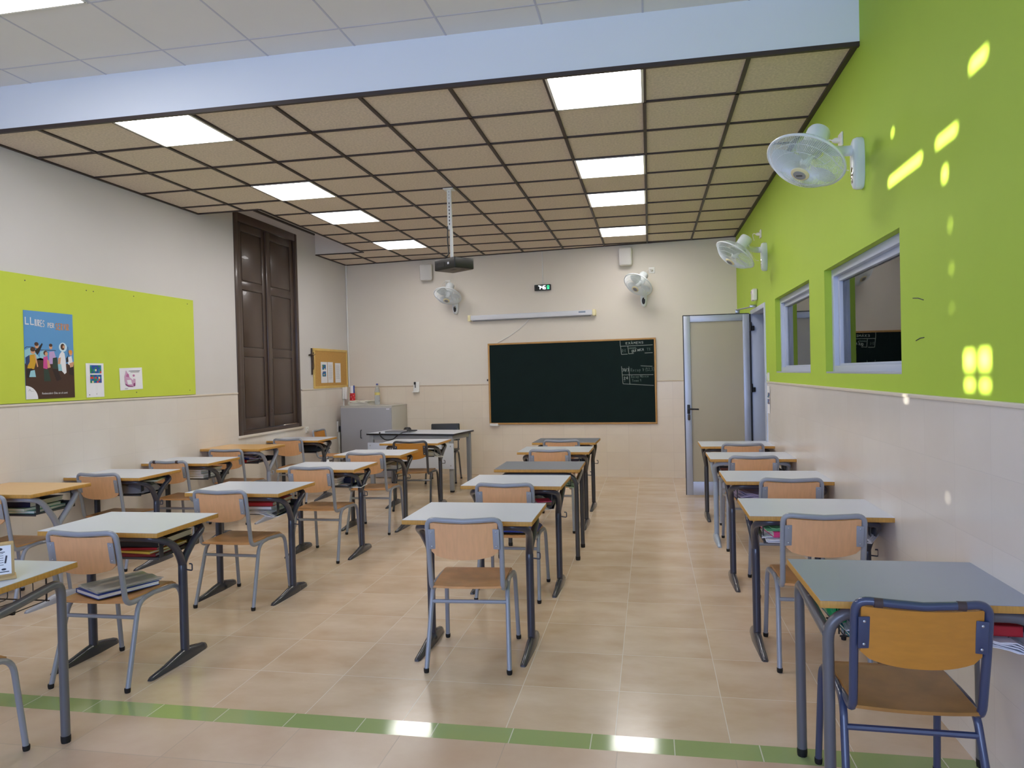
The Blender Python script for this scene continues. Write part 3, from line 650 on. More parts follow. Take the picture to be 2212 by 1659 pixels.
# ------------------------------------------------------------------ chairs
CP = {}
def chair(frame, back, seat, tape=False):
    key = (frame.name, back.name, tape)
    if key in CP: return copy_tree(CP[key])
    t = thing('school_chair', 'x', 'chair'); CP[key] = t
    R = .0125
    for s in (-1, 1):
        m = MB(); m.tube(fillet([(s * .205, .25, .006), (s * .196, .205, .405), (s * .19, .0, .418)], .07, 6), R, 9); lg = m.build('leg', frame, t)
        m = MB(); m.lathe([(0, 0), (.0125, 0), (.0145, .01), (.0145, .022)], 10, Matrix.Translation((s * .205, .25, 0))); m.build('foot_cap', RUBBER, lg)
        m = MB(); m.tube(fillet([(s * .213, -.245, .006), (s * .196, -.125, .41), (s * .19, .0, .418)], .06, 6), R, 9); lg = m.build('leg', frame, t)
        m = MB(); m.lathe([(0, 0), (.0125, 0), (.0145, .01), (.0145, .022)], 10, Matrix.Translation((s * .213, -.245, 0))); m.build('foot_cap', RUBBER, lg)
    m = MB(); m.tube([(-.2, -.148, .335), (.2, -.148, .335)], .0105, 8); m.build('stretcher', frame, t)
    side = [(.182, -.06, .412), (.184, -.2, .412), (.187, -.235, .62), (.187, -.262, .786)]
    pts = fillet(side + [(.1, -.276, .782), (0, -.283, .778)], [0, .05, .02, .055, .02, 0], 6)
    full = pts + [V((-p.x, p.y, p.z)) for p in reversed(pts[:-1])]
    m = MB(); m.tube(full, .0135, 10); m.build('back_frame', frame, t)
    # curved back board
    m = MB(); nx, nz = 14, 6; th = .0045
    def bp(u, w, side_):
        x = u * .171; y = -.252 - .022 * (1 - u * u) - (w - .5) * .022
        zb = .608 - .028 * (1 - abs(u) ** 2.5) + (.012 if abs(u) > .93 else 0); ztop = .768 - .004 * (1 - u * u)
        return (x, y + side_ * th, zb + (ztop - zb) * w)
    g = [[[m.v(bp(-1 + 2 * i / nx, j / nz, s)) for j in range(nz + 1)] for i in range(nx + 1)] for s in (-1, 1)]
    for i in range(nx):
        for j in range(nz):
            m.f([g[0][i][j], g[0][i + 1][j], g[0][i + 1][j + 1], g[0][i][j + 1]]); m.f([g[1][i][j], g[1][i][j + 1], g[1][i + 1][j + 1], g[1][i + 1][j]])
        for j in (0, nz): m.f([g[0][i][j], g[1][i][j], g[1][i + 1][j], g[0][i + 1][j]])
    for i in (0, nx):
        for j in range(nz): m.f([g[0][i][j], g[0][i][j + 1], g[1][i][j + 1], g[1][i][j]])
    m.build('backrest', back, t, angle=50)
    for s in (-1, 1):
        m = MB(); m.box((s * .164, -.263, .685), (.034, .006, .105), .002, Matrix.Rotation(.16, 3, 'X') @ Matrix.Rotation(-s * .15, 3, 'Z')); br = m.build('bracket', frame, t, angle=30)
        m = MB()
        for z in (.648, .722): m.lathe([(0, .002), (.0035, .001), (.0045, 0)], 8, Matrix.Translation((s * .164, -.268 - (z - .685) * .14, z)) @ Matrix.Rotation(PI / 2, 4, 'X'), False)
        m.build('screw', STEEL, br)
    # seat: gently dished, rolled front edge
    m = MB(); nx, ny = 12, 12; th = .0055
    def sp(u, w, s_):
        hwid = .186 - .008 * (1 - w); x = u * hwid
        y = -.205 - .018 * (1 - u * u) + .395 * w if w == 0 else -.205 - .018 * (1 - u * u) * (1 - w) + .395 * w
        z = .432 - .012 * (1 - u * u) * math.sin(PI * min(1, w * 1.1)) - (max(0, w - .84) / .16) ** 2 * .025 - .004 * (1 - w)
        return (x, y, z + s_ * th)
    g = [[[m.v(sp(-1 + 2 * i / nx, j / ny, s)) for j in range(ny + 1)] for i in range(nx + 1)] for s in (-1, 1)]
    for i in range(nx):
        for j in range(ny):
            m.f([g[0][i][j], g[0][i + 1][j], g[0][i + 1][j + 1], g[0][i][j + 1]]); m.f([g[1][i][j], g[1][i][j + 1], g[1][i + 1][j + 1], g[1][i + 1][j]])
        for j in (0, ny): m.f([g[0][i][j], g[1][i][j], g[1][i + 1][j], g[0][i + 1][j]])
    for i in (0, nx):
        for j in range(ny): m.f([g[0][i][j], g[0][i][j + 1], g[1][i][j + 1], g[1][i][j]])
    m.build('seat', seat, t, angle=50)
    if tape:
        for x in (-.125, .105):
            m = MB(); m.tube([(x - .012, -.2755, .782), (x + .012, -.2775, .7815)], .0146, 10); m.build('chipped_paint', mat('rust', (70, 56, 56), .7), t)
    return t
CHAIRS = {}
def put_chair(key, label, x, y, rz=0.0, frame=LIGHTG, back=BEECH, seat=SEATW, group=None, tape=False):
    o = chair(frame, back, seat, tape); o.location = (x, y, 0); o.rotation_euler = (0, 0, math.radians(rz)); o['label'] = label
    o['group'] = group or 'school chairs'; CHAIRS[key] = (x, y, math.radians(rz))
put_chair('C5', 'beech and light grey chair with bare worn seat, nearest of the middle column', -.952, 3.77, 4)
put_chair('D4', 'beech and light grey chair just ahead of the nearest grey desk', .815, 3.985, 0)
put_chair('D5', 'yellow plywood chair with blue frame in the lower right corner', .80, 2.64, -1, BLUEF, YELPLY, YELSEAT, tape=True)
put_chair('D3', 'beech and light grey chair, third from the chalkboard along the green wall', .885, 5.18, 0)
put_chair('D2', 'beech and light grey chair at the desk on the pale blue frame', .82, 6.43, 0)
put_chair('D1', 'beech and light grey chair nearest the open glass door', .862, 7.47, 0)
put_chair('C4', 'beech and light grey chair holding a soft blue case on its seat', -.955, 4.915, 0)
put_chair('C2', 'beech and light grey chair in the middle column, second from the chalkboard', -.945, 7.0, 1)
put_chair('C1', 'beech and light grey chair in the middle column, nearest the chalkboard', -.95, 7.96, 1)
put_chair('B5', 'beech and light grey chair with a blue notebook and plastic sleeve on the seat', -2.75, 3.33, 1)
put_chair('B4', 'beech and light grey chair with dark seat stain, left of centre', -2.79, 4.56, -1)
put_chair('B3', 'beech and light grey chair, third behind the teacher table', -2.74, 5.745, 0)
put_chair('B2', 'beech and light grey chair, second behind the teacher table', -2.70, 6.79, 2)
put_chair('B1', 'yellow plywood chair with dark frame before the teacher table', -2.66, 7.96, 4, CHARG, YELPLY, YELSEAT)
put_chair('A5', 'beech and light grey chair half cut by the left edge, at the wood-topped desk', -4.37, 4.29, 0)
put_chair('A4', 'beech and light grey chair on the left wall, second nearest the camera', -4.375, 5.34, 0)
put_chair('A3', 'beech and light grey chair with a taped top tube, third nearest on the left wall', -4.345, 6.16, 0, tape=True)
put_chair('A2', 'beech and light grey chair at the wood-topped desk under the shutters', -4.385, 7.14, 0)
put_chair('A1', 'beech and light grey chair farthest along the left wall', -4.32, 8.36, -2)
put_chair('A0', 'yellow plywood chair turned sideways against the left wall before the cabinet', -4.36, 9.55, -90, LIGHTG, YELPLY, SEATW)
put_chair('A6', 'light grey framed chair cut by the lower left corner', -2.77, 2.288, 0)

# ------------------------------------------------------------------ books and papers
def place(key, dx, dy, rz=0.0, dz=0.0, shelf=True):
    x, y, r, h = DESKS[key]; c, s = math.cos(r), math.sin(r)
    z = h - (.158 if shelf else 0) + (.004 if shelf else .001) + dz
    return (x + c * dx - s * dy, y + s * dx + c * dy, z), r + rz
def book(name, label, cover, w, d, h, loc, rz, group, spiral=False, tilt=0.0, pages=PAPERW):
    t = thing(name, label, 'book' if name in ('book', 'binder') else name.split('_')[-1], loc, rz, group); t.rotation_euler = (tilt, 0, rz)
    m = MB(); e = min(.003, h * .2)
    m.box((0, 0, e / 2), (w, d, e)); m.box((0, 0, h - e / 2), (w, d, e)); m.box((-w / 2 + e / 2, 0, h / 2), (e, d, h), .0008, seg=1); m.build('cover', cover, t, smooth=False)
    m = MB(); m.box((.002, 0, h / 2), (w - .008, d - .006, h - 2 * e)); m.build('pages', pages, t, smooth=False)
    if spiral:
        m = MB(); n = 24
        pts = [(-w / 2 - .001 + .006 * math.cos(a), -d / 2 + d * k / (n * 6), h / 2 + .007 * math.sin(a)) for k in range(n * 6) for a in [2 * PI * k / 6]]
        m.tube(pts, .0009, 4); m.build('spiral_binding', STEEL, t)
    return t
def papers(label, w, d, h, loc, rz, group, mt=PAPER, n=5, droop=0.0, name='paper_stack'):
    m = MB(); nx = 8
    for k in range(n):
        a = random.uniform(-.08, .08); ox, oy = random.uniform(-.012, .012), random.uniform(-.012, .012); z = h * k / n; t_ = h / n * .7
        c, s = math.cos(a), math.sin(a); up, lo = [], []
        for i in range(nx + 1):
            for j in (0, 1):
                u = -.5 + i / nx; x, y = u * w, (-.5 + j) * d
                dz = -droop * max(0, u + .1) ** 2 * 2 + .006 * math.sin(i * 1.7 + k)* (k / n) 
                up.append(m.v((c * x - s * y + ox, s * x + c * y + oy, z + t_ + max(dz, -z - .02)))); lo.append(m.v((c * x - s * y + ox, s * x + c * y + oy, z + max(dz, -z - .02))))
        for i in range(nx):
            A, B, C, D = 2 * i, 2 * i + 1, 2 * i + 3, 2 * i + 2
            m.f([up[A], up[B], up[C], up[D]]); m.f([lo[A], lo[D], lo[C], lo[B]]); m.f([up[A], up[D], lo[D], lo[A]]); m.f([up[B], lo[B], lo[C], up[C]])
        m.f([up[0], lo[0], lo[1], up[1]]); m.f([up[-1], lo[-1], lo[-2], up[-2]])
    o = m.build(name, mt, smooth=False); tag(o, label, 'papers', group); o.location = loc; o.rotation_euler = (0, 0, rz); return o
def pouch(name, label, cat, mt, w, d, h, loc, rz, group=None, zip_=True, seed=1, crumple=.0):
    t = thing(name, label, cat, loc, rz, group)
    m = MB(); nx, ny = 18, 10; rnd = random.Random(seed)
    top, bot = [], []
    for i in range(nx + 1):
        for j in range(ny + 1):
            u, v_ = -1 + 2 * i / nx, -1 + 2 * j / ny
            k = (max(0, 1 - abs(u) ** 4) * max(0, 1 - abs(v_) ** 3)) ** .5
            z = h * k * (1 + rnd.uniform(-crumple, crumple))
            jx = rnd.uniform(-crumple, crumple) * .01
            top.append(m.v((u * w / 2 + jx, v_ * d / 2 * (1 - .12 * abs(u) ** 3), h * .12 + z * .88))); bot.append(m.v((u * w / 2 + jx, v_ * d / 2 * (1 - .12 * abs(u) ** 3), max(0, h * .12 * (1 - k)))))
    s = ny + 1
    for i in range(nx):
        for j in range(ny):
            a = i * s + j; m.f([top[a], top[a + s], top[a + s + 1], top[a + 1]]); m.f([bot[a], bot[a + 1], bot[a + s + 1], bot[a + s]])
    for i in range(nx):
        for j in (0, ny): a = i * s + j; m.f([top[a], bot[a], bot[a + s], top[a + s]])
    for j in range(ny):
        for i in (0, nx): a = i * s + j; m.f([top[a], top[a + 1], bot[a + 1], bot[a]])
    m.build('body', mt, t, angle=60 if crumple < .1 else 25)
    if zip_:
        m = MB(); m.tube(crom([(-w * .42, 0, h * .97), (0, 0, h * 1.01), (w * .42, 0, h * .97)], 4), .002, 5); m.build('zip', WHITEP, t)
    return t
gS = 'things stowed under the desks'
def B_(key, label, cover, w, d, h, dx, dy, rz, dz, **k):
    if cover in (RED, DKRED, YEL, NAVY, BLUE, TEAL, PINK, BLK): w, d, rz = d, w, rz + PI / 2      # spine towards the sitter
    loc, r = place(key, dx, dy, rz, dz); return book(k.pop('name', 'book'), label, cover, w, d, h, loc, r, gS, **k)
def P_(key, label, w, d, h, dx, dy, rz, dz, mt=PAPER, n=5, droop=0.0):
    loc, r = place(key, dx, dy, rz, dz); return papers(label, w, d, h, loc, r, gS, mt, n, droop)
# nearest desk of the column before the teacher table
B_('B5', 'thick red book at the bottom of the magazine pile under the left front desk', DKRED, .21, .29, .018, .12, .0, .1, 0)
B_('B5', 'yellow magazine in the pile under the left front desk', YEL, .21, .28, .012, .13, -.01, -.08, .019)
B_('B5', 'red magazine above the yellow one under the left front desk', RED, .21, .29, .012, .11, .01, .15, .032)
B_('B5', 'black ring binder on top of the pile under the left front desk', BLK, .27, .31, .035, .10, .03, .05, .046, name='binder')
B_('B5', 'pale green book at the left of the tray under the left front desk', LTG, .2, .28, .03, -.14, .02, 0, 0)
P_('B4', 'white papers sagging out below the desk with the red folder', .24, .31, .022, .15, -.02, .1, .0, n=6, droop=.1)
B_('B4', 'white notebook between the papers and the red folder', PAPER, .22, .29, .018, .11, .0, .04, .024, pages=PAPER, name='notebook')
B_('B4', 'dark red folder on top of the papers in its desk tray', RED, .24, .31, .026, .10, .02, .06, .044, name='folder')
for k in range(3): B_('B3', 'pale grey notebook, %s of three under the third desk behind the teacher table' % ['lowest', 'middle', 'topmost'][k], LILAC if k == 1 else PAPER, .2, .26, .018, .05 + .01 * k, -.05, .05 - .06 * k, .012 + k * .02, pages=PAPER, name='notebook')
P_('B3', 'white sheet sticking out to the right under the third desk behind the teacher table', .3, .21, .008, .17, -.02, .2, .0, n=2, droop=.08)
B_('B3', 'dark folder at the right of the third desk behind the teacher table', NAVY, .1, .26, .05, .21, .08, 0, .012, name='folder')
B_('B2', 'dark blue folder under the second desk behind the teacher table', NAVY, .24, .3, .03, .03, 0, .04, .045, name='folder')
P_('B2', 'loose papers under the second desk behind the teacher table', .28, .24, .04, .12, 0, .12, 0, n=7, mt=PAPERW)
P_('B1', 'crumpled papers hanging from the desk before the teacher table', .26, .26, .05, .17, -.04, .5, 0, n=8, mt=PAPERW, droop=.12)
B_('B1', 'dark book under the desk before the teacher table', GRYB, .2, .27, .03, -.1, 0, 0, 0)
loc, r = place('A1', .06, .0, 0, 0); pouch('plastic_bag', 'shiny dark plastic bag stuffed under the farthest left wall desk', 'bag', mat('black_film', (46, 50, 54), .2), .5, .34, .1, loc, r, gS, False, 3, .06)
B_('A2', 'blue folder under the wood-topped desk beneath the shutters', BLUE, .26, .3, .03, .02, .0, .05, .03, name='folder')
B_('A2', 'red book under the wood-topped desk beneath the shutters', RED, .2, .28, .026, .05, -.01, -.1, 0)
P_('A2', 'lilac sheet drooping from the wood-topped desk beneath the shutters', .28, .3, .01, .1, -.05, .3, .062, LILAC, 2, .14)
for k in range(4): B_('A3', 'cream notebook, %s of four under the third desk on the left wall' % ['lowest', 'second', 'third', 'topmost'][k], PAPERW, .23, .3, .019, .1 + .012 * (k % 2), -.01, .04 - .05 * k, k * .021, pages=PAPER, name='notebook')
B_('A3', 'grey atlas beside the cream notebooks on the left wall', GRYB, .22, .3, .05, -.15, .0, 0, 0)
loc, r = place('A4', .03, -.02, 0, 0); pouch('plastic_bag', 'crumpled grey plastic bag under the fourth left wall desk', 'bag', mat('grey_film', (142, 140, 146), .3), .5, .3, .085, loc, r, gS, False, 5, .25)
B_('A4', 'pale magazine sticking out right of the crumpled grey bag', LTG, .2, .26, .012, .19, .08, .3, .088)
B_('A5', 'teal folder under the wood-topped desk at the left edge', colour('sea_green', (96, 150, 140)), .24, .31, .02, .1, .02, .1, 0, name='folder')
B_('A5', 'pale green folder above the teal one at the left edge', LTG, .23, .3, .018, .08, .0, -.05, .021, name='folder')
B_('A5', 'dark blue binder at the top of the left edge desk tray', NAVY, .26, .3, .038, .06, .03, .04, .041, name='binder')
P_('A5', 'glossy leaflets under the left edge desk', .2, .28, .03, -.14, -.04, .1, 0, LILAC, 5)
P_('C4', 'white papers sagging under the second nearest middle desk', .24, .28, .03, .14, -.04, .1, 0, n=7, droop=.1)
P_('C4', 'pink flyer among the papers of the second nearest middle desk', .1, .14, .004, .2, -.12, .3, .032, PINK, 1)
loc, r = place('C4', .1, .05, .1, .042); pouch('pencil_case', 'dark pencil case under the second nearest middle desk', 'pencil case', NAVY, .21, .09, .05, loc, r, gS)
P_('C4', 'green and white sheets at the left under the second nearest middle desk', .2, .28, .03, -.16, -.02, 0, 0, LTG, 5)
P_('C3', 'green and white papers sticking out under the slate-topped desk', .26, .28, .05, .16, .04, .12, 0, LTG, 8, .04)
B_('C2', 'blue folder under the second middle desk from the chalkboard', BLUE, .24, .3, .04, .1, 0, 0, 0, name='folder')
P_('C1', 'white papers under the middle desk nearest the chalkboard', .24, .28, .03, .1, 0, .1, 0, n=4)
B_('D2', 'dark red book under the desk on the pale blue frame, left side', DKRED, .2, .28, .03, -.14, -.02, 0, 0)
B_('D2', 'white-edged books under the desk on the pale blue frame, right side', GRYB, .2, .28, .045, .15, -.02, 0, 0)
P_('D3', 'crumpled lilac papers under the third desk along the green wall', .3, .3, .06, -.1, -.05, .1, 0, LILAC, 8, .0)
P_('D4', 'green sheets on top of the stuffed desk ahead of the grey one', .22, .28, .02, -.15, -.04, .1, .062, mat('mint_paper', (130, 196, 140), .8), 4)
B_('D4', 'magenta folder under the stuffed desk ahead of the grey one', PINK, .2, .28, .03, -.14, -.05, .12, .03, name='folder')
P_('D4', 'white papers at the bottom left of the stuffed desk', .24, .28, .028, -.13, -.06, -.1, 0, n=6)
P_('D4', 'striped white sheets poking out to the right of the stuffed desk', .25, .26, .05, .19, -.02, -.5, .025, n=6, droop=.06)
B_('D4', 'red and white book at the right of the stuffed desk', RED, .2, .27, .024, .12, -.04, 0, 0)
B_('D5', 'teal folder at the bottom of the nearest right desk tray', TEAL, .24, .3, .014, -.13, -.03, .06, .01, name='folder')
P_('D5', 'white papers below the purple pencil case in the nearest right desk', .23, .29, .022, -.11, -.04, -.08, .025, n=5)
loc, r = place('D5', -.13, -.09, .1, .048); pouch('pencil_case', 'purple pencil case in the tray of the nearest right desk', 'pencil case', PURP, .2, .08, .042, loc, r, gS)
B_('D5', 'blue book at the top left of the nearest right desk tray', BLUE, .2, .12, .02, -.12, .13, 0, .05)
loc, r = place('D5', -.262, .0, 0, .05); pouch('folder', 'crumpled shiny green folder pushed out of the left side of the nearest right desk', 'folder', mat('foil_green', (30, 160, 96), .15, coat=.5), .045, .36, .055, loc, r, gS, False, 9, .22)
B_('D5', 'red binder at the right of the nearest right desk tray', RED, .2, .3, .034, .19, -.03, -.06, .03, name='binder')
P_('D5', 'white papers under the red binder of the nearest right desk', .2, .3, .026, .2, -.05, -.04, .0, n=5, droop=.04)
# on the chairs
x, y, r = CHAIRS['B5']; book('notebook', 'blue spiral notebook lying on the seat of the left front chair', BLUE, .24, .31, .022, (x + .0, y - .02, .4385), r - .45, 'things on chairs', True, pages=PAPER)
o = papers('clear plastic sleeve of handouts bulging on the blue notebook', .245, .32, .008, (x + .0, y + .005, .4612), r - .52, 'things on chairs', SLEEVE, 2, 0, name='document_sleeve'); o['category'] = 'plastic sleeve'
x, y, r = CHAIRS['C4']; pouch('soft_case', 'soft blue case lying on a chair seat behind the nearest middle desk', 'case', mat('case_blue', (24, 52, 140), .45), .37, .27, .062, (x + .01, y - .03, .439), 0, 'things on chairs', False, 4)
# stand on the grey desk at the left edge
def card_stand():
    loc, r = place('A6', .215, -.03, 0, 0, False)
    t = thing('notice_stand', 'cardboard stand with a printed white notice on the left edge desk', 'stand', loc, math.radians(47))
    m = MB(); m.box((0, 0, .004), (.17, .09, .008), .002); m.box((0, .012, .072), (.16, .05, .13), .003); m.build('stand_body', CARD, t, angle=30)
    m = MB(); m.M = Matrix.Translation((0, -.0135, .005)) @ Matrix.Rotation(PI / 2, 4, 'X')
    m.quad((-.07, .012, 0), (.07, .012, 0), (.07, .125, 0), (-.07, .125, 0)); m.mi = 1
    disc(m, (.03, .112), .013, .006, .0006); disc(m, (.045, .032), .008, .004, .0006)
    for k in range(6): line(m, (-.06, .095 - k * .009), (.045, .095 - k * .009), .0009, .0006)
    line(m, (.055, .085), (.05, .055), .0028, .0007); line(m, (.03, .022), (.062, .022), .0016, .0006); line(m, (-.06, .1), (.05, .1), .0014, .0006)
    m.build('notice', [PAPER, INK], t, smooth=False)
card_stand()
def white_bag():
    t = thing('plastic_bag', 'small white plastic bag hanging from the farthest left wall desk', 'bag', (-4.045, 8.585, .32))
    m = MB(); prof = [(0, 0), (.04, .005), (.055, .05), (.05, .1), (.03, .14), (.012, .165)]
    m.lathe(prof, 14); 
    for v in m.bm.verts: v.co.x *= .62 + random.uniform(-.05, .05); v.co.y *= 1 + random.uniform(-.06, .06)
    m.build('body', PAPER, t, angle=60)
    m = MB(); m.tube(crom([(-.012, 0, .155), (-.014, 0, .18), (.0, 0, .195), (.014, 0, .18), (.012, 0, .155)], 4), .003, 5); m.build('handle', PAPER, t)
white_bag()

# ------------------------------------------------------------------ teacher corner
def teacher_table():
    t = thing('teacher_table', 'white teacher table with grey legs and white front panel', 'table', (-3.07, 9.40, 0), math.radians(-9.0))
    W, D = 1.29, .66
    m = MB(); m.box((0, 0, .748), (W, D, .022), .003); tt = m.build('tabletop', BLACKP, t, angle=30); tt['label'] = 'black edged board'
    m = MB(); m.box((0, 0, .7595), (W - .008, D - .008, .002)); m.build('laminate', LAMW, tt, smooth=False)
    for sx in (-1, 1):
        for sy in (-1, 1):
            m = MB(); m.box((sx * (W / 2 - .06), sy * (D / 2 - .045), .38), (.055, .045, .715), .004); lg = m.build('leg', GREYP, t, angle=30)
            m = MB(); m.box((sx * (W / 2 - .06), sy * (D / 2 - .045), .011), (.05, .04, .022), .004); m.build('foot_cap', RUBBER, lg)
    m = MB()
    for sy in (-1, 1): m.box((0, sy * (D / 2 - .045), .705), (W - .17, .03, .062), .002)
    for sx in (-1, 1): m.box((sx * (W / 2 - .06), 0, .705), (.03, D - .14, .062), .002)
    m.build('apron', GREYP, t, angle=30)
    m = MB(); m.box((0, -D / 2 + .012, .47), (W - .03, .016, .33), .002); mp = m.build('front_panel', LAMW, t, angle=30)
    m = MB()
    for sx in (-1, 1):
        for z in (.35, .6): m.lathe([(0, .003), (.008, .002), (.01, 0)], 10, Matrix.Translation((sx * .59, -D / 2 + .004, z)) @ Matrix.Rotation(PI / 2, 4, 'X'), False)
    m.build('bolt', STEEL, mp)
teacher_table()
def teacher_chair():
    t = thing('teacher_chair', 'black plastic chair on a grey tube frame behind the teacher table', 'chair', (-2.93, 9.98, 0), math.radians(186))
    for s in (-1, 1):
        for y0, y1 in ((.24, .16), (-.25, -.15)):
            m = MB(); m.tube(fillet([(s * .215, y0, .006), (s * .2, y1, .41), (s * .19, 0, .42)], .06), .0125, 8); lg = m.build('leg', GREYF, t)
            m = MB(); m.lathe([(0, 0), (.015, 0), (.015, .02)], 8, Matrix.Translation((s * .215, y0, 0))); m.build('foot_cap', RUBBER, lg)
        m = MB(); m.tube(fillet([(s * .19, -.05, .425), (s * .19, -.2, .43), (s * .19, -.235, .74)], .05), .0115, 8); m.build('back_post', GREYF, t)
    m = MB(); m.box((0, -.235, .685), (.42, .03, .25), .0145, Matrix.Rotation(.1, 3, 'X'), 3); m.build('backrest', BLACKP, t, angle=50)
    m = MB(); m.box((0, .0, .44), (.42, .4, .02), .009, seg=3); m.build('seat', BLACKP, t, angle=50)
teacher_chair()
def on_table(dx, dy): a = math.radians(-9); return (-3.07 + math.cos(a) * dx - math.sin(a) * dy, 9.40 + math.sin(a) * dx + math.cos(a) * dy, .761)
t = thing('laptop', 'closed grey laptop lying on the teacher table', 'laptop', on_table(-.24, -.12), math.radians(-4))
m = MB(); m.box((0, 0, .008), (.35, .24, .014), .004); m.build('base', GREYP, t); m = MB(); m.box((0, 0, .0195), (.35, .24, .008), .003); m.build('lid', mat('laptop_lid', (120, 120, 124), .35), t)
t = thing('computer_mouse', 'small black computer mouse behind the laptop on the teacher table', 'mouse', on_table(-.30, .19), 0)
m = MB(); m.lathe([(0, .046), (.035, .042), (.05, .026), (.056, .008), (.052, 0)], 16); m.build('body', BLACKP, t); m = MB(); m.box((0, -.03, .03), (.008, .02, .008), .003); m.build('wheel', GREYP, t)
m = MB(); q = on_table(-.45, -.31); a = V(q)
m.tube(crom([a + V((.0, .02, .006)), a + V((-.0, -.012, .008)), a + V((.03, -.03, -.045)), a + V((.1, -.04, -.085)), a + V((.2, -.055, -.075)), a + V((.28, -.065, -.02)), a + V((.33, -.03, .008)), a + V((.44, .0, .03)), a + V((.5, .06, .03)), a + V((.42, .1, .029)), a + V((.36, .06, .03))], 6), .0075, 6)
tag(m.build('power_cable', BLACKP), 'black cable looping over the front edge of the teacher table', 'cable')
def cabinet():
    M = wallframe('B', -4.155, 0, .03); W, D, H = .86, .52, 1.085
    t = thing('metal_cabinet', 'grey metal cabinet in the corner left of the chalkboard', 'cabinet'); t.matrix_world = M @ Matrix.Rotation(-PI / 2, 4, 'X')
    # local: x right, y into the wall (negative is the room), z up
    m = MB(); m.box((0, -D / 2, H / 2), (W, D, H - .012), .004); m.box((0, -D / 2, H - .006), (W + .008, D + .006, .016), .004); m.build('body', [CABL], t, angle=30)
    m = MB(); m.box((0, -D - .009, H / 2 - .005), (W - .012, .018, H - .05), .003); d = m.build('door', CABG, t, angle=30)
    m = MB(); m.tube(fillet([(-.075, -D - .018, .60), (-.075, -D - .045, .60), (-.075, -D - .045, .72), (-.075, -D - .018, .72)], .015), .006, 6); m.build('handle', BLACKP, d)
    m = MB(); m.box((W * .43, -D - .019, H - .05), (.05, .003, .014)); m.build('name_plate', PAPER, d)
    return M, D, H
CM, CD, CH = cabinet()
def on_cab(dx, dy): return CM @ V((dx, CH + .003, dy))      # dx along the wall, dy out from it
p = on_cab(-.40, .2)
t = thing('paper_tube', 'red patterned tube with rolled papers standing on the cabinet', 'tube', p)
m = MB(); m.lathe([(0, 0), (.042, 0), (.042, .185), (.039, .185), (.039, .02), (0, .02)], 18); tb = m.build('tube', colour('red_wrap', (204, 32, 36)), t)
m = MB()
for k in range(22): a_ = k * 2.4; m.lathe([(0, .0008), (.006, 0)], 6, Matrix.Translation((.0424 * math.cos(a_), .0424 * math.sin(a_), .015 + k * .0075)) @ V((math.cos(a_), math.sin(a_), 0)).to_track_quat('Z', 'Y').to_matrix().to_4x4(), False)
m.build('dot_print', PAPER, tb)
m = MB(); m.lathe([(.0, .022), (.026, .022), (.026, .3), (.0, .3)], 14, Matrix.Translation((-.008, 0, 0))); m.build('rolled_paper', PAPER, t)
m = MB(); m.lathe([(0, .022), (.01, .022), (.01, .305), (0, .305)], 10, Matrix.Translation((.027, .0, 0))); m.build('blue_roll', BLUE, t)
p = on_cab(.04, .22)
t = thing('water_bottle', 'clear plastic water bottle with blue cap on the cabinet', 'bottle', p)
m = MB(); m.lathe([(0, 0), (.036, 0), (.04, .01), (.04, .06), (.037, .07), (.04, .08), (.04, .12), (.037, .13), (.04, .14), (.04, .2), (.03, .25), (.015, .285), (.014, .305)], 18, close=False); m.build('body', BOTTLE, t)
m = MB(); m.lathe([(0, .305), (.016, .305), (.016, .325), (0, .325)], 14); m.build('cap', BLUE, t)
m = MB(); m.lathe([(.0402, .15), (.0402, .19)], 18, close=False); m.build('wrapper', colour('yellow_wrap', (222, 206, 120)), t)
m = MB()
p = on_cab(-.17, .3); papers('untidy pile of newspapers and leaflets on the cabinet', .34, .26, .07, p, -.1, None, PAPERW, 9)['category'] = 'papers'

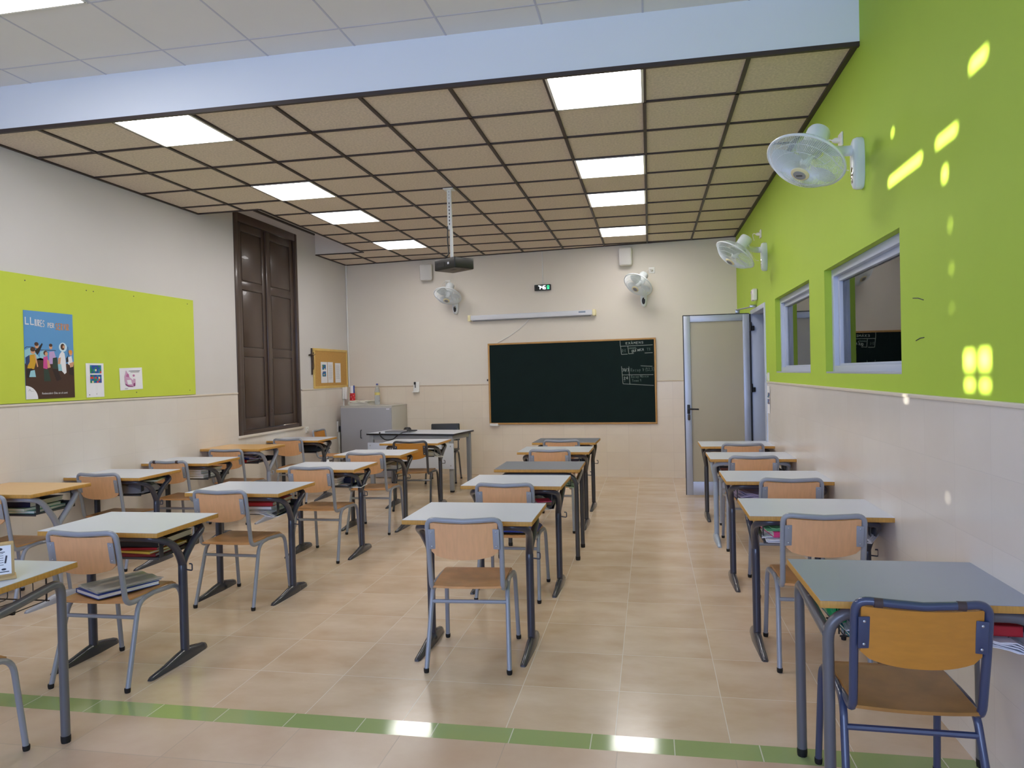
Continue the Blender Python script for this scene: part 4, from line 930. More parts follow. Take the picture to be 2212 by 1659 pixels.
# ------------------------------------------------------------------ wall things
def chalkboard():
    M = wallframe('B', -1.141, 1.368, .013); W, H = 2.49, 1.216
    t = thing('chalkboard', 'dark green chalkboard with wooden frame and exam dates in chalk', 'chalkboard'); t.matrix_world = M
    m = MB(); m.box((0, 0, .008), (W - .03, H - .03, .014)); pn = m.build('writing_surface', SLATE, t, smooth=False)
    m = MB(); f = .025
    for c, d in (((0, H / 2 - f / 2, .013), (W, f, .026)), ((0, -H / 2 + f / 2, .013), (W, f, .026)), ((W / 2 - f / 2, 0, .013), (f, H - 2 * f, .026)), ((-W / 2 + f / 2, 0, .013), (f, H - 2 * f, .026))): m.box(c, d, .004)
    m.build('frame', OAK, t, angle=30)
    mu, ml = MB(), MB(); z = .0155
    def L(u): return (u + 1.141 * 1.0054)
    def Y(v): return v - 1.381
    r = .003
    def ln(a, b, rr=r): line(mu if a[1] > 1.7 else ml, (L(a[0]), Y(a[1])), (L(b[0]), Y(b[1])), rr, z)
    ln((-.404, 1.962), (-.401, 1.882)); ln((-.401, 1.882), (.055, 1.888)); ln((-.398, 1.882), (-.386, 1.766)); ln((-.386, 1.766), (-.30, 1.768)); ln((-.285, 1.772), (-.214, 1.775)); ln((-.06, 1.776), (.052, 1.778), .003)
    ln((-.294, 1.884), (-.284, 1.772)); ln((-.39, 1.596), (-.374, 1.347)); ln((-.12, 1.597), (.044, 1.587)); ln((-.379, 1.474), (.055, 1.468)); ln((-.374, 1.347), (.058, 1.316), .003); ln((-.286, 1.591), (-.277, 1.34))
    strokes(mu, 'EXÀMENS', L(-.322), Y(1.908), .029, .0026, 1.42, .9, z, .02, .05)
    strokes(mu, 'QUÍMICA', L(-.24), Y(1.795), .03, .0028, 1.2, .75, z, .12, .08)
    strokes(ml, '24', L(-.36), Y(1.41), .036, .003, 1.2, .8, z, .05, .06); strokes(ml, '30/3', L(-.376), Y(1.525), .038, .0028, 1.05, .6, z, .0, .05)
    mu.mi = ml.mi = 1
    strokes(mu, '12-3', L(-.385), Y(1.8), .034, .0025, 1.1, .6, z, .05, .05); strokes(mu, 'T5', L(-.03), Y(1.812), .032, .0025, 1.2, .8, z, 0, .05)
    strokes(mu, 'TUTORI', L(-.272), Y(1.842), .016, .0025, 1.1, .8, z, .0, .1)
    for q in ((1.85, 1.862), (1.842, 1.85)): line(mu, (L(-.28), Y(q[0])), (L(-.18), Y(q[1])), .003, z)
    strokes(ml, 'Recup 1r(1,2,3)', L(-.26), Y(1.52), .042, .0026, 1.15, .62, z, .02, .05)
    strokes(ml, 'Recup Música', L(-.255), Y(1.43), .032, .0026, 1.15, .62, z, .02, .06); strokes(ml, 'Tema 9', L(-.245), Y(1.375), .034, .0026, 1.2, .62, z, .0, .06)
    strokes(ml, '3', L(-.355), Y(1.375), .022, .0022, 1, .7, z)
    mu.build('chalk_heading', [CHALK, CHALKF], t, smooth=False); ml.build('chalk_timetable', [CHALK, CHALKF], t, smooth=False)
    m = MB(); m.box((-W / 2 + .085, -H / 2 - .012, .04), (.13, .02, .07), .004); m.box((-W / 2 + .085, -H / 2 + .004, .072), (.13, .03, .006), .002); m.build('chalk_tray', WHITEP, t)
    m = MB(); m.box((-W / 2 - .018, .06, .012), (.016, .03, .02), .004); m.build('side_hook', BLACKP, t)
chalkboard()
def screen():
    t = thing('projection_screen', 'rolled white projection screen case above the chalkboard', 'screen'); t.matrix_world = wallframe('B', -1.703, 2.368, .0)
    W = 1.86
    m = MB(); m.box((0, 0, .05), (W, .075, .07), .012, seg=3); m.build('case', mat('screen_case', (214, 216, 222), .4), t)
    for s in (-1, 1): m = MB(); m.box((s * (W / 2 + .02), -.002, .045), (.045, .09, .09), .008); m.build('end_cap', CREAMP, t)
    m = MB(); m.tube([(-W / 2 + .03, -.045, .05), (W / 2 - .03, -.045, .05)], .008, 8); m.build('bottom_bar', GREYP, t)
    m = MB(); m.box((W / 2 - .15, .012, .0855), (.1, .022, .002)); m.build('maker_label', colour('blue_grey_label', (130, 146, 168)), t)
screen()
m = MB(); M = wallframe('B', 0, 0, .008)
m.M = M; s_ = 1.0054
m.tube(crom([(-1.736 * s_, 2.318, 0), (-1.80 * s_, 2.25, 0), (-1.93 * s_, 2.15, 0), (-2.1 * s_, 2.05, 0), (-2.235 * s_, 1.985, 0)], 6), .006, 6)
tag(m.build('wall_cable', WHITEP), 'pale cable curving from the screen case to the chalkboard corner', 'cable')
def clock():
    t = thing('digital_clock', 'small black digital clock with lit digits on the back wall', 'clock'); t.matrix_world = wallframe('B', -1.513, 2.77, 0)
    m = MB(); m.box((0, 0, .022), (.245, .088, .042), .008); m.build('case', mat('clock_case', (34, 40, 38), .4), t)
    m = MB(); wht, grn = emit_mat('white_digits', (235, 245, 255), 3.5), emit_mat('green_digits', (60, 235, 150), 2.5)
    def seg(ch, x, y, w, h):
        S = {'7': 'abc', '4': 'fgbc', '6': 'afedcg', '2': 'abged', '8': 'abcdefg', '3': 'abgcd', '0': 'abcdef'}[ch]; e = .0035; z = .0438
        for c in S:
            q = {'a': ((0, h), (w, h)), 'b': ((w, h), (w, h / 2)), 'c': ((w, h / 2), (w, 0)), 'd': ((0, 0), (w, 0)), 'e': ((0, 0), (0, h / 2)), 'f': ((0, h / 2), (0, h)), 'g': ((0, h / 2), (w, h / 2))}[c]
            line(m, (x + q[0][0], y + q[0][1]), (x + q[1][0], y + q[1][1]), e * (h / .05), z)
    seg('7', -.062, -.025, .026, .05); seg('4', -.018, -.025, .026, .05); seg('6', .02, -.025, .026, .05)
    for yy in (-.01, .012): disc(m, (-.028, yy), .004, .004, .0438, 8)
    m.mi = 1
    for i, (a, b) in enumerate((('2', '3'), ('3', '8'))):
        seg(a, .07, .004 - i * .03, .011, .022); seg(b, .09, .004 - i * .03, .011, .022)
    m.build('display', [wht, grn], t, smooth=False)
    m = MB(); m.box((-.095, 0, .0435), (.025, .03, .003)); m.build('sensor_window', RUBBER, t)
clock()
m = MB(); m.box((0, 0, .006), (.014, .488, .012), .002); on_wall(tag(m.build('cable_channel', WHITEP), 'white cable channel rising from the digital clock to the ceiling', 'cable channel'), 'B', -1.513, 3.058)
def speaker(label, a, z, yaw):
    t = thing('wall_speaker', label, 'speaker', group='pair of wall speakers'); t.matrix_world = wallframe('B', a, z, .0)
    T = Matrix.Translation((0, 0, .11)) @ Matrix.Rotation(yaw, 4, 'Y') @ Matrix.Rotation(.12, 4, 'X')
    m = MB(); m.M = T; m.box((0, 0, -.02), (.185, .25, .13), .028, seg=4); m.build('cabinet', WHITEP, t)
    m = MB(); m.M = T; m.box((0, 0, .046), (.16, .225, .006), .003); g = m.build('grille', mat('speaker_mesh', (206, 203, 199), .8, noise=.06, nscale=300), t)
    m = MB(); m.box((0, 0, .015), (.05, .09, .03), .004); m.tube([(0, 0, .02), (0, 0, .07)], .014, 8); m.build('bracket', WHITEP, t)
speaker('white wall speaker right of the clock, beneath the ceiling edge', -.29, 3.125, 0)
speaker('white wall speaker half hidden behind the projector', -3.315, 3.098, .35)
def socket(label, side, a, z, plug=False, double=False, name='wall_socket', off=0.0):
    t = thing(name, label, 'socket', group='white wall sockets'); t.matrix_world = wallframe(side, a, z, off)
    H = .16 if double else .085
    m = MB(); m.box((0, 0, .006), (.085, H, .012), .004); m.build('plate', WHITEP, t)
    for k in ((-.04, .04) if double else (0,)):
        m = MB(); m.lathe([(.028, .0125), (.024, .0128), (.023, .006), (0, .006)], 16, Matrix.Translation((0, k, 0)), False); m.build('outlet', GREYP if not plug else WHITEP, t)
    if plug:
        m = MB(); m.lathe([(0, .012), (.018, .012), (.017, .04), (.008, .055), (0, .055)], 12); m.tube(crom([(0, 0, .05), (-.01, .01, .07), (-.04, 0, .08), (-.09, -.05, .06)], 4), .004, 6); m.build('plug', WHITEP, t)
    return t
socket('white socket above the back wall fan beside the right speaker', 'B', .061, 2.924, True)
socket('white socket above the back wall fan below the projector', 'B', -3.0, 2.93, True)
socket('white socket with plug beside the nearest green wall fan', 'R', 4.779, 2.898, True)
socket('white socket with plug beside the farther green wall fan', 'R', 8.05, 2.93, True)
socket('white single socket low on the left wall right of the shutters', 'L', 9.40, .80, off=.012)
socket('tall double socket beside the cabinet edge, holding a black plug', 'L', 10.44, .77, double=True, off=.012)
t = thing('power_adapter', 'black power plug and cord hanging beside the cabinet', 'plug'); t.matrix_world = wallframe('L', 10.44, .735, .024)
m = MB(); m.box((.0, 0, .03), (.055, .085, .05), .008); m.build('plug', BLACKP, t)
m = MB(); m.tube(crom([(.01, -.04, .03), (.02, -.12, .02), (.05, -.3, .01), (.06, -.55, .012), (.07, -.72, .01)], 5), .006, 6); m.build('cord', BLACKP, t)
m = MB(); m.box((0, 0, .01), (.035, .66, .02), .003); on_wall(tag(m.build('cable_channel', WHITEP), 'white cable channel below the double socket on the left wall', 'cable channel'), 'L', 10.45, .35, .012)
t = thing('wall_telephone', 'white wall telephone below the corkboard corner', 'telephone'); t.matrix_world = wallframe('L', 10.66, 1.265, .012)
m = MB(); m.box((0, .01, .02), (.1, .19, .035), .012, seg=3); m.build('base', WHITEP, t)
m = MB(); m.box((0, .01, .05), (.055, .2, .03), .013, seg=3); m.build('handset', mat('handset', (240, 236, 232), .35), t)
m = MB(); m.box((0, -.19, .008), (.022, .22, .014), .003); m.build('cable_duct', WHITEP, t)
t = thing('wall_bracket', 'white wall bracket with black clip on the tile edge left of the chalkboard', 'wall bracket'); t.matrix_world = wallframe('B', -3.56, 1.365, .016)  # plain white bracket plate with a black clip
m = MB(); m.box((0, -.02, .008), (.1, .16, .014), .003); m.box((0, -.095, .03), (.11, .012, .05), .003); m.build('plate', WHITEP, t)
m = MB(); m.box((-.02, .04, .02), (.03, .04, .014), .003); m.tube([(-.015, .02, .02), (-.012, -.03, .02)], .006, 6); m.build('clip', BLACKP, t)
t = thing('motion_sensor', 'white motion sensor on the green wall above the door', 'sensor'); t.matrix_world = wallframe('R', 8.43, 2.325)
m = MB(); m.box((0, 0, .03), (.15, .13, .05), .012, seg=3); m.build('case', WHITEP, t); m = MB(); m.box((0, .03, .056), (.11, .035, .012), .005); m.build('lens', mat('milky', (228, 214, 226), .2), t)
t = thing('light_switch', 'white light switch on the green wall edge beside the doorway', 'switch'); t.matrix_world = wallframe('R', 7.71, 1.42)
m = MB(); m.box((0, 0, .006), (.08, .085, .012), .003); m.build('plate', WHITEP, t); m = MB(); m.box((0, 0, .014), (.05, .055, .008), .003, Matrix.Rotation(.08, 3, 'X')); m.build('rocker', WHITEP, t)
# crucifix
t = thing('crucifix', 'dark crucifix on the left wall beside the corkboard', 'crucifix'); t.matrix_world = wallframe('L', 9.615, 1.76)
m = MB(); m.box((0, 0, .012), (.018, .38, .014), .003); m.box((0, .09, .012), (.17, .018, .014), .003); m.build('cross', mat('bronze_dark', (62, 46, 40), .4, metal=.4), t)
m = MB(); m.tube(crom([(0, .10, .03), (.004, .05, .034), (0, 0, .034), (.004, -.06, .036), (0, -.12, .03)], 3), [.009] * 12 + [.006], 6); m.lathe([(0, .012), (.011, .006), (.012, -.004), (0, -.014)], 8, Matrix.Translation((.004, .118, .036)))
m.tube(crom([(-.08, .105, .026), (-.03, .09, .03), (0, .085, .034), (.03, .09, .03), (.08, .105, .026)], 3), .0045, 6); m.build('figure', mat('bronze_figure', (96, 74, 62), .4, metal=.4), t)
# corkboard
t = thing('corkboard', 'small corkboard in a pine frame on the left wall near the corner', 'corkboard'); t.matrix_world = wallframe('L', 10.245, 1.66, .002)
W, H = 1.17, .585
m = MB(); m.box((0, 0, .008), (W - .04, H - .04, .012)); m.build('cork', CORKM, t, smooth=False)
m = MB(); f = .036
for c, d in (((0, H / 2 - f / 2, .011), (W, f, .022)), ((0, -H / 2 + f / 2, .011), (W, f, .022)), ((W / 2 - f / 2, 0, .011), (f, H - 2 * f, .022)), ((-W / 2 + f / 2, 0, .011), (f, H - 2 * f, .022))): m.box(c, d, .004)
m.build('frame', PINE, t, angle=30)
def sheet(name, label, side, a, z, w, h, off, draw=None, mats=(PAPER, INK), cat='notice', rot=0.0, group=None, nx=6):
    m = MB(); vs = []
    for i in range(nx + 1):
        for j in (0, 1):
            u = -.5 + i / nx; vs.append(m.v((u * w, (j - .5) * h, .0015 + .0012 * math.cos(i * 2.1))))
    for i in range(nx): m.f([vs[2 * i], vs[2 * i + 2], vs[2 * i + 3], vs[2 * i + 1]])
    if draw: draw(m)
    o = m.build(name, list(mats), smooth=False); tag(o, label, cat, group); o.matrix_world = wallframe(side, a, z, off) @ Matrix.Rotation(rot, 4, 'Z'); return o
Z0 = .0036
def rows(x0, x1, y0, n, dy, r=.0016):
    def fn(m):
        m.mi = 1; rnd = random.Random(n)
        for k in range(n): line(m, (x0, y0 - k * dy), (x1 - rnd.uniform(0, .05) * (x1 - x0) * 4, y0 - k * dy), r, Z0)
    return fn
def mosaic(m, x0, y0, w, h, nx, ny, seed=1, first=2):
    rnd = random.Random(seed)
    for i in range(nx):
        for j in range(ny):
            m.mi = first + rnd.choice([0, 0, 0, 1, 1, 2, 3, 4]); a, b = x0 + w * i / nx, y0 + h * j / ny
            m.quad((a, b, Z0), (a + w / nx, b, Z0), (a + w / nx, b + h / ny, Z0), (a, b + h / ny, Z0))
MOS = (PAPER, INK, colour('print_blue', (40, 80, 160)), colour('print_teal', (30, 130, 160)), colour('print_red', (206, 70, 60)), colour('print_cream', (230, 216, 170)), colour('print_green', (30, 130, 90)))
def cork1(m): mosaic(m, -.06, .04, .12, .075, 6, 4, 3); mosaic(m, -.06, -.06, .12, .075, 6, 4, 4)
sheet('pinned_sheet', 'white sheet with two coloured timetables on the corkboard', 'L', 9.985, 1.602, .215, .31, .017, cork1, MOS, 'paper')
sheet('pinned_sheet', 'typed white sheet in the middle of the corkboard', 'L', 10.195, 1.602, .185, .31, .019, rows(-.06, .07, .11, 16, .014), (PAPER, mat('grey_print', (176, 176, 184), .9)), 'paper')
sheet('pinned_sheet', 'narrow typed sheet at the right of the corkboard', 'L', 10.467, 1.595, .2, .3, .017, rows(-.07, .07, .11, 15, .014), (PAPER, mat('grey_print', (176, 176, 184), .9)), 'paper')
# lime pinboard
m = MB(); m.box((0, 0, .008), (4.4, .995, .014), .002)
m.mi = 1
for (u, v) in ((2.1, .45), (2.1, -.45), (1.3, .45), (.8, .44), (.72, .44), (.1, .45), (.8, -.45), (.72, -.455), (1.3, -.45)): m.box((u, v, .016), (.008, .008, .003))
pb = tag(m.build('pinboard', [LIME, INK], smooth=False), 'long lime green pinboard on the left wall above the tiles', 'pinboard'); on_wall(pb, 'L', 6.9 - 2.2, 1.873, .002)
# poster
def poster():
    W, H = .482, .69; N = 14
    P = [colour('poster_sky', (92, 152, 206)), colour('poster_earth', (70, 46, 36)), colour('poster_white', (234, 234, 240)), colour('poster_orange', (228, 150, 66)), colour('poster_skin', (214, 160, 124)),
         colour('poster_yellow', (206, 160, 40)), colour('poster_pink', (206, 80, 150)), colour('poster_lilac', (190, 160, 206)), colour('poster_black', (34, 30, 34)), colour('poster_navy', (44, 66, 110)),
         colour('poster_aqua', (150, 200, 214)), colour('poster_hair', (74, 46, 32)), colour('poster_halo', (206, 230, 244)), colour('poster_dark', (48, 34, 34)), colour('poster_green', (46, 66, 56))]
    m = MB(); w2, h2 = W / 2, H / 2
    def U(x, y): return ((x - .5) * W, (.5 - y) * H)      # 0..1 from the top left of the sheet
    def pol(mi, pts, z=.0): m.mi = mi; m.poly([(*U(*p), Z0 + z) for p in pts])
    def el(mi, x, y, rx, ry, z=.0): m.mi = mi; disc(m, U(x, y), rx * W, ry * H, Z0 + z, 18)
    m.box((0, 0, .0008), (W, H, .0016)); 
    pol(0, [(0, 0), (1, 0), (1, .66), (0, .66)]); pol(1, [(0, .6), (.12, .57), (.3, .53), (.55, .58), (.8, .6), (1, .58), (1, 1), (0, 1)], .0002)
    pol(10, [(.0, .45), (.1, .42), (.25, .5), (.3, .55), (.12, .57), (0, .6)], .0002); pol(10, [(.3, .46), (.4, .44), (.42, .55), (.28, .56)], .0002)
    m.mi = 8
    for a, b in zip([(0, .43), (.04, .41), (.15, .41), (.3, .44), (.6, .44)], [(.04, .41), (.15, .41), (.3, .44), (.6, .44), (.62, .445)]): line(m, U(*a), U(*b), .0022, Z0 + .0003)
    z = .0006
    # walker waving at the back left
    pol(8, [(.19, .45), (.26, .42), (.34, .36), (.355, .375), (.28, .47), (.24, .5)], z); el(4, .235, .395, .04, .03, z + .0002); el(11, .23, .375, .042, .022, z + .0004)
    # child in yellow with backpack
    pol(5, [(.1, .5), (.2, .49), (.21, .58), (.17, .66), (.04, .65)], z + .0004); pol(9, [(.01, .53), (.09, .5), (.09, .58), (.05, .62), (.01, .61)], z + .0006); el(4, .155, .46, .045, .03, z + .0004); el(11, .155, .437, .05, .025, z + .0006)
    pol(4, [(.18, .5), (.21, .5), (.25, .63), (.23, .64)], z + .0008); pol(8, [(.02, .66), (.13, .65), (.1, .76), (.03, .76)], z + .0004); pol(10, [(.1, .68), (.18, .67), (.2, .75), (.07, .75)], z + .0006)
    # child in pink
    pol(6, [(.36, .52), (.44, .51), (.46, .58), (.43, .66), (.35, .65)], z + .0004); el(4, .42, .485, .03, .024, z + .0004); el(11, .405, .475, .042, .028, z + .0002); pol(4, [(.43, .55), (.47, .56), (.5, .64), (.44, .65)], z + .0006); pol(14, [(.36, .66), (.45, .66), (.5, .8), (.36, .8)], z)
    # tall walker in lilac
    pol(7, [(.48, .46), (.58, .45), (.62, .53), (.55, .6), (.47, .6)], z); el(4, .515, .4, .034, .03, z + .0002); el(11, .515, .382, .036, .018, z + .0004)
    pol(14, [(.55, .53), (.64, .52), (.66, .66), (.54, .65)], z + .0006); pol(13, [(.53, .66), (.64, .66), (.72, .78), (.62, .8)], z + .0004)
    # robed figure with a halo
    el(12, .77, .4, .085, .055, z); pol(2, [(.7, .48), (.75, .445), (.8, .47), (.82, .56), (.83, .7), (.79, .72), (.7, .66), (.67, .53)], z + .0004); el(11, .765, .395, .045, .038, z + .0004); el(4, .785, .4, .022, .024, z + .0006); el(11, .78, .42, .016, .012, z + .0008)
    pol(10, [(.65, .6), (.72, .6), (.74, .68), (.66, .68)], z + .0008); pol(4, [(.66, .53), (.72, .52), (.7, .61), (.65, .6)], z + .0006)
    # child at the right with backpack
    pol(2, [(.87, .52), (.95, .5), (.97, .58), (.93, .62), (.87, .6)], z + .0004); pol(8, [(.83, .53), (.87, .5), (.88, .57), (.83, .58)], z + .0006); el(4, .935, .47, .035, .026, z + .0004); el(3, .93, .452, .042, .024, z + .0006); pol(4, [(.9, .59), (1, .57), (.98, .63), (.91, .64)], z + .0006); pol(13, [(.88, .62), (.98, .63), (.99, .74), (.88, .72)], z + .0004)
    m.mi = 8; line(m, U(.875, .39), U(.885, .5), .002, Z0 + z)
    # title
    m.mi = 2
    def word(t_, x, y, h, r, **k): a = U(x, y); return strokes(m, t_, a[0], a[1], h, r, z=Z0 + .0012, **k)
    word('LL', .03, .155, .052, .0042, adv=1.15, asp=.8); word('IURES', .212, .168, .05, .003, adv=1.3, asp=.34, slope=-.05); word('PER', .47, .175, .034, .0036, adv=1.2, asp=.55)
    m.mi = 3; word('SERVIR', .63, .195, .05, .003, adv=1.35, asp=.4)
    # foot: white quarter circle with a small mark and one line of print
    m.mi = 2; c = U(0, 1); m.poly([(c[0], c[1], Z0 + .0006)] + [(c[0] + .112 * math.cos(a), c[1] + .105 * math.sin(a), Z0 + .0006) for a in [PI / 2 * k / 12 for k in range(13)]])
    text_into(m, 'Redescobrir Déu en el camí', .0225, U(.31, .95)[0], U(.31, .95)[1], Z0 + .0008)
    m.mi = 8; a = U(.05, .91); line(m, (a[0], a[1]), (a[0] + .012, a[1] + .016), .001, Z0 + .001); line(m, (a[0] + .012, a[1] + .016), (a[0] + .022, a[1]), .001, Z0 + .001); line(m, (a[0] + .02, a[1]), (a[0] + .05, a[1]), .0006, Z0 + .001)
    o = m.build('poster', P, smooth=False); tag(o, 'blue and brown poster of walkers and a robed figure on the pinboard', 'poster'); on_wall(o, 'L', 5.014, 1.748, .0175)
poster()
def mos2(m): mosaic(m, -.055, .015, .13, .07, 7, 4, 11); mosaic(m, -.055, -.068, .13, .07, 7, 4, 12)
o = sheet('pinned_sheet', 'tall white sheet with two coloured timetables beside the poster', 'L', 5.486, 1.543, .205, .293, .0175, lambda m: (m.__setattr__('M', Matrix.Translation((0, .045, 0))), mos2(m)), MOS, 'paper')
def sketch(m):
    def pl(mi, pts, z=0): m.mi = mi; m.poly([((x - .5) * .298, (.5 - y) * .202, Z0 + z) for x, y in pts])
    pl(2, [(.28, .1), (.34, .22), (.4, .3), (.42, .42), (.5, .5), (.58, .58), (.6, .88), (.4, .86), (.24, .74), (.2, .55), (.2, .38), (.24, .28)])
    pl(3, [(.33, .25), (.4, .3), (.4, .42), (.34, .42), (.26, .38)], .0002); pl(0, [(.3, .55), (.48, .55), (.52, .75), (.34, .75)], .0002); pl(4, [(.22, .7), (.36, .8), (.54, .84), (.56, .88), (.36, .86), (.24, .78)], .0004)
    m.mi = 3; disc(m, (.11 * .298 + 0, (.5 - .36) * .202), .014, .011, Z0, 12); pl(2, [(.58, .5), (.68, .52), (.68, .84), (.58, .82)]); pl(4, [(.58, .72), (.66, .7), (.64, .86), (.58, .84)], .0002)
    m.mi = 1; line(m, (-.03, .072), (.12, .072), .0018, Z0); line(m, (-.01, .06), (.11, .06), .0015, Z0); line(m, (-.09, -.088), (-.05, -.088), .0014, Z0)
sheet('pinned_sheet', 'white sheet with a pink sketch on the lime pinboard', 'L', 5.932, 1.551, .298, .202, .0175, sketch, (PAPER, INK, colour('sketch_pale', (206, 164, 196)), colour('sketch_pink', (186, 110, 160)), colour('sketch_deep', (140, 60, 116))), 'paper', .03)
def doorpaper(m): mosaic(m, -.06, .02, .12, .05, 5, 3, 21); mosaic(m, -.06, -.045, .12, .05, 5, 3, 22)
sheet('wall_notice', 'torn white notice on the tiles beside the doorway', 'R', 7.66, 1.19, .16, .28, .0135, doorpaper, MOS)

# ------------------------------------------------------------------ fans
FP = {}
def fan_head(parent, T):
    """head parts share mesh data between the four fans; local +z blows air, origin at the cage centre"""
    def put(name, mk, mt, par=None, label=None, angle=40):
        if name not in FP: m = MB(); mk(m); o = m.build(name, mt, angle=angle); FP[name] = o
        else: o = FP[name].copy(); COL.objects.link(o)
        o.parent = par or parent
        if not par: o.matrix_local = T
        return o
    R = .205
    def cage(m, sg, depth, n, r0):
        for k in range(n):
            a = 2 * PI * k / n; pts = []
            for i in range(8):
                f = i / 7; r = r0 + (R - r0) * f; z = sg * depth * (1 - f ** 2.6)
                aa = a + (.25 * (1 - f) if sg > 0 else 0); pts.append((r * math.cos(aa), r * math.sin(aa), z))
            m.tube(pts, .0011, 3, cap=False)
        for f in (.35, .62, .82):
            r = r0 + (R - r0) * f; z = sg * depth * (1 - f ** 2.6)
            m.tube([(r * math.cos(2 * PI * k / 40), r * math.sin(2 * PI * k / 40), z) for k in range(41)], .0013, 4, cap=False)
    put('front_guard', lambda m: cage(m, 1, .085, 120, .045), FANW)
    put('rear_guard', lambda m: cage(m, -1, .075, 90, .07), FANW)
    put('guard_rim', lambda m: m.tube([(R * math.cos(2 * PI * k / 48), R * math.sin(2 * PI * k / 48), 0) for k in range(49)], .007, 8, cap=False), FANW)
    def hub(m): m.lathe([(0, .096), (.03, .096), (.048, .09), (.05, .082), (0, .08)], 24)
    h = put('hub_cap', hub, CREAMP)
    put('badge', lambda m: m.lathe([(0, .0985), (.031, .0985), (.034, .096), (0, .095)], 20), GREYP, h)
    def badge_mark(m): m.box((0, 0, .099), (.006, .034, .002), .0006, Matrix.Rotation(.5, 3, 'Z'))
    put('badge_mark', badge_mark, BLACKP, h)
    def blade(m, k):
        a0 = 2 * PI * k / 3; nr, na = 7, 7; g = []
        for i in range(nr + 1):
            row = []
            f = i / nr; r = .03 + .155 * f; wd = .45 + .55 * math.sin(PI * min(1, f * .75 + .18)); 
            for j in range(na + 1):
                u = -1 + 2 * j / na; a = a0 + u * wd * .62 - .1 * f; z = u * .022 * (1 - .3 * f) + .006 * math.cos(u * 2)
                row.append(m.v((r * math.cos(a), r * math.sin(a), z)))
            g.append(row)
        for i in range(nr):
            for j in range(na): m.f([g[i][j], g[i + 1][j], g[i + 1][j + 1], g[i][j + 1]])
        bmesh.ops.solidify(m.bm, geom=list(m.bm.faces), thickness=.002)
    for k in range(3): 
        o = put('blade_%d' % k, lambda m, k=k: blade(m, k), FANB); o.name = 'blade'
    put('spinner', lambda m: m.lathe([(0, .04), (.018, .038), (.028, .02), (.03, -.02), (.03, -.05)], 20), FANW)
    put('motor_housing', lambda m: m.lathe([(.03, -.05), (.055, -.06), (.062, -.075), (.062, -.19), (.056, -.205), (.03, -.212), (0, -.213)], 28), FANW)
def fan(label, side, a, z, axis, centre):
    t = thing('wall_fan', label, 'fan', group='white wall fans'); Mw = wallframe(side, a, z); t.matrix_world = Mw
    bpy.context.view_layer.update()
    # base: rounded upright pod
    m = MB(); n = 24
    def ring(zz, k, dy=0):
        out = []
        for i in range(n):
            an = 2 * PI * i / n; cx, cy = math.cos(an), math.sin(an)
            x = .046 * k * (abs(cx) ** .7) * (1 if cx > 0 else -1) * (1 - .22 * (cy < 0) * abs(cy)); y = .145 * k * (abs(cy) ** .55) * (1 if cy > 0 else -1) + dy
            out.append(m.v((x, y, zz)))
        return out
    rs = [ring(0, .96), ring(.008, 1), ring(.034, 1), ring(.05, .95), ring(.057, .82)]
    for A, B in zip(rs, rs[1:]):
        for i in range(n): m.f([A[i], A[(i + 1) % n], B[(i + 1) % n], B[i]])
    m.f(rs[0][::-1]); m.f(rs[-1]); m.build('base', FANW, t, angle=50)
    m = MB(); m.lathe([(0, .008), (.8, .006), (1, 0)], 24, Matrix.Translation((0, -.065, .053)) @ Matrix.Diagonal((.027, .055, 1, 1))); m.build('control_panel', CHROME if side == 'R' else BLACKP, t)
    ci = Mw.inverted() @ V(centre); ax = (Mw.inverted().to_3x3() @ V(axis)).normalized()
    T = Matrix.Translation(ci) @ ax.to_track_quat('Z', 'Y').to_matrix().to_4x4()
    fan_head(t, T)
    j = ci - ax * .12 - V((0, .0, 0)); m = MB(); e = j + (V((0, .06, .09)) - j).normalized() * .045
    m.tube(crom([(0, .075, .035), (0, .075, .10), V((0, .075, .11)).lerp(e, .5) + V((0, -.01, .0)), e], 5), .026, 12, flat=(1.15, .8)); m.build('arm', FANW, t)
    m = MB(); q = ci - ax * .2; m.tube(crom([q, q + V((.03, -.1, -.02)), V((.02, -.02, .12)), V((.02, -.04, .08))], 5), .003, 5); m.build('fan_cord', WHITEP, t)
fan('white wall fan on the green wall nearest the camera, facing down', 'R', 4.345, 2.635, (-.42, -.306, -.855), (.85, 4.14, 2.615))
fan('white wall fan on the green wall farther off, above the door side', 'R', 7.70, 2.635, (-.583, -.148, -.80), (.845, 7.37, 2.623))
fan('white wall fan on the back wall below the projector', 'B', -2.88, 2.585, (-.095, -.50, -.857), (-2.93, 10.43, 2.70))
fan('white wall fan on the back wall right of the clock', 'B', -.056, 2.56, (-.434, -.52, -.735), (-.13, 10.13, 2.70))

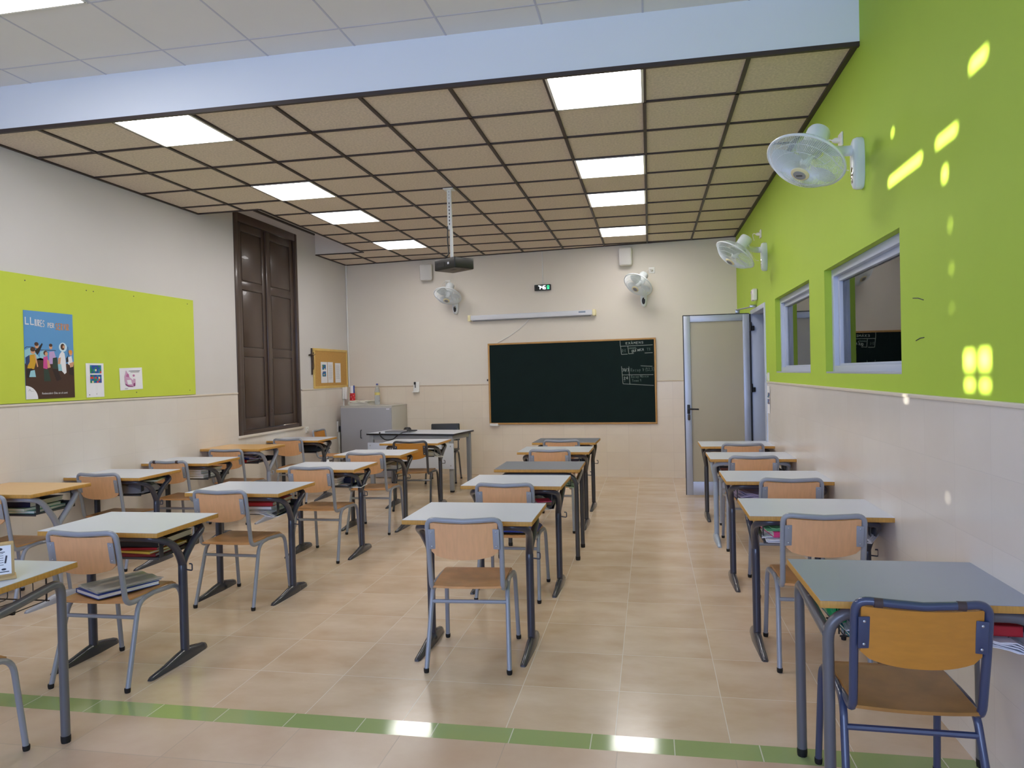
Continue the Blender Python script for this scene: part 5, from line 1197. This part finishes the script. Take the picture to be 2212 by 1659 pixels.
# ------------------------------------------------------------------ projector
def projector():
    t = thing('projector', 'black projector hanging from the ceiling on a white pole', 'projector', (-1.86, 6.767, HC))
    m = MB(); m.box((0, 0, -.005), (.1, .1, .01), .002); m.build('ceiling_plate', WHITEP, t)
    m = MB(); m.box((0, 0, -.2), (.042, .03, .38), .003); m.mi = 1
    for k in range(7): m.box((0, -.0155, -.14 - k * .033), (.008, .002, .018))
    for k in range(3): m.box((0, -.0155, -.03 - k * .03), (.006, .002, .006))
    m.build('pole', [WHITEP, RUBBER], t, angle=30)
    m = MB(); m.tube([(.012, 0, -.38), (.012, 0, -.67)], .016, 10); m.build('lower_pole', WHITEP, t)
    m = MB(); m.tube(crom([(-.018, -.02, -.36), (-.022, -.02, -.5), (-.015, -.025, -.62), (-.05, -.03, -.67)], 4), .006, 6); m.build('cable', BLACKP, t)
    R = Matrix.Rotation(math.radians(-36), 4, 'Z'); T = Matrix.Translation((.03, 0, -.735)) @ R
    m = MB(); m.M = T; m.box((0, 0, .004), (.315, .235, .102), .008, seg=3); bd = m.build('body', mat('projector_black', (14, 14, 17), .4), t)
    m = MB(); m.M = T; m.box((0, 0, -.046), (.3, .22, .006), .002); m.mi = 1; m.box((.04, -.04, -.0495), (.07, .03, .002)); m.box((.1, .02, -.0495), (.05, .02, .002)); m.build('underside', [mat('projector_base', (96, 92, 86), .6), RUBBER], bd)
    m = MB(); m.M = T; m.box((-.06, -.1185, 0), (.12, .003, .045)); m.build('port_panel', RUBBER, bd); m = MB(); m.M = T; m.box((.06, -.1185, .005), (.022, .004, .02)); m.build('sticker', PAPER, bd)
    m = MB(); m.M = T; m.lathe([(.036, 0), (.036, .02), (.028, .022), (.026, .008), (0, .006)], 18, Matrix.Translation((-.07, .117, 0)) @ Matrix.Rotation(-PI / 2, 4, 'X'), False); m.build('lens', GREYP, bd)
    m = MB(); m.M = T
    for x in (-.1, 0, .1): m.tube([(0, 0, .07), (x, .08, .046)], .005, 6); m.tube([(0, 0, .07), (x, -.08, .046)], .005, 6)
    m.build('mount_bracket', STEEL, t)
projector()

# ------------------------------------------------------------------ light
def area(name, loc, target, sx, sy, power, rgb):
    l = bpy.data.lights.new(name, 'AREA'); l.shape = 'RECTANGLE'; l.size = sx; l.size_y = sy; l.energy = power; l.color = lin(rgb)[:3]
    o = bpy.data.objects.new(name, l); COL.objects.link(o); o.location = loc
    o.rotation_euler = (V(target) - V(loc)).to_track_quat('-Z', 'Y').to_euler(); return o
area('daylight_window', (-1.7, YREAR + .05, 2.0), (-1.7, 5, 2.2), 4.6, 1.9, 130, (176, 200, 255))
m = MB(); xs = [-4.05, -2.88, -1.7, -.52, .65]  # unseen frame added round the daylight lamp; the wall behind is solid
for x in xs: m.span((x - .035, YREAR, 1.0), (x + .035, YREAR + .04, 3.0))
for xa, xb in zip(xs, xs[1:]):
    for z in (1.0, 2.93): m.span((xa + .035, YREAR, z), (xb - .035, YREAR + .04, z + .07))
structure(m.build('window_5', ALU, smooth=False), 'unseen aluminium window frame around the daylight lamp on the rear wall')
s = bpy.data.lights.new('sun', 'SUN'); s.energy = 24; s.angle = math.radians(.42); s.color = (1, .96, .82)
so = bpy.data.objects.new('sun', s); COL.objects.link(so); so.location = (-9, -5, 5); so.rotation_euler = SUN.to_track_quat('-Z', 'Y').to_euler()
w = bpy.data.worlds.new('World'); bpy.context.scene.world = w; w.use_nodes = True
w.node_tree.nodes['Background'].inputs[0].default_value = (.5, .65, .9, 1); w.node_tree.nodes['Background'].inputs[1].default_value = .3

# ------------------------------------------------------------------ camera
cam = bpy.data.cameras.new('Camera'); co = bpy.data.objects.new('Camera', cam); COL.objects.link(co)
cam.sensor_fit = 'HORIZONTAL'; cam.sensor_width = 36; cam.lens = F_PX / 2212 * 36; cam.clip_start = .05
Rm = ((0.9821092241152506, 0.1867629772839164, -0.02410523229067867), (0.021203458853474456, 0.01751953217209226, 0.9996216680950448), (-0.18711463128357778, 0.982248775162646, -0.0132460730442038))
r, u, f = (V(q) for q in Rm)
M = Matrix((r, u, -f)).transposed().to_4x4(); M.translation = (0, 0, CAM_Z); co.matrix_world = M
sc = bpy.context.scene; sc.camera = co
sc.view_settings.view_transform = 'Standard'; sc.view_settings.look = 'None'; sc.view_settings.exposure = 0.68; sc.view_settings.gamma = 1
sc.view_settings.use_curve_mapping = False
sc.cycles.max_bounces = 8; sc.cycles.diffuse_bounces = 5; sc.cycles.transparent_max_bounces = 16; sc.cycles.use_denoising = True
sc.cycles.sample_clamp_indirect = 6
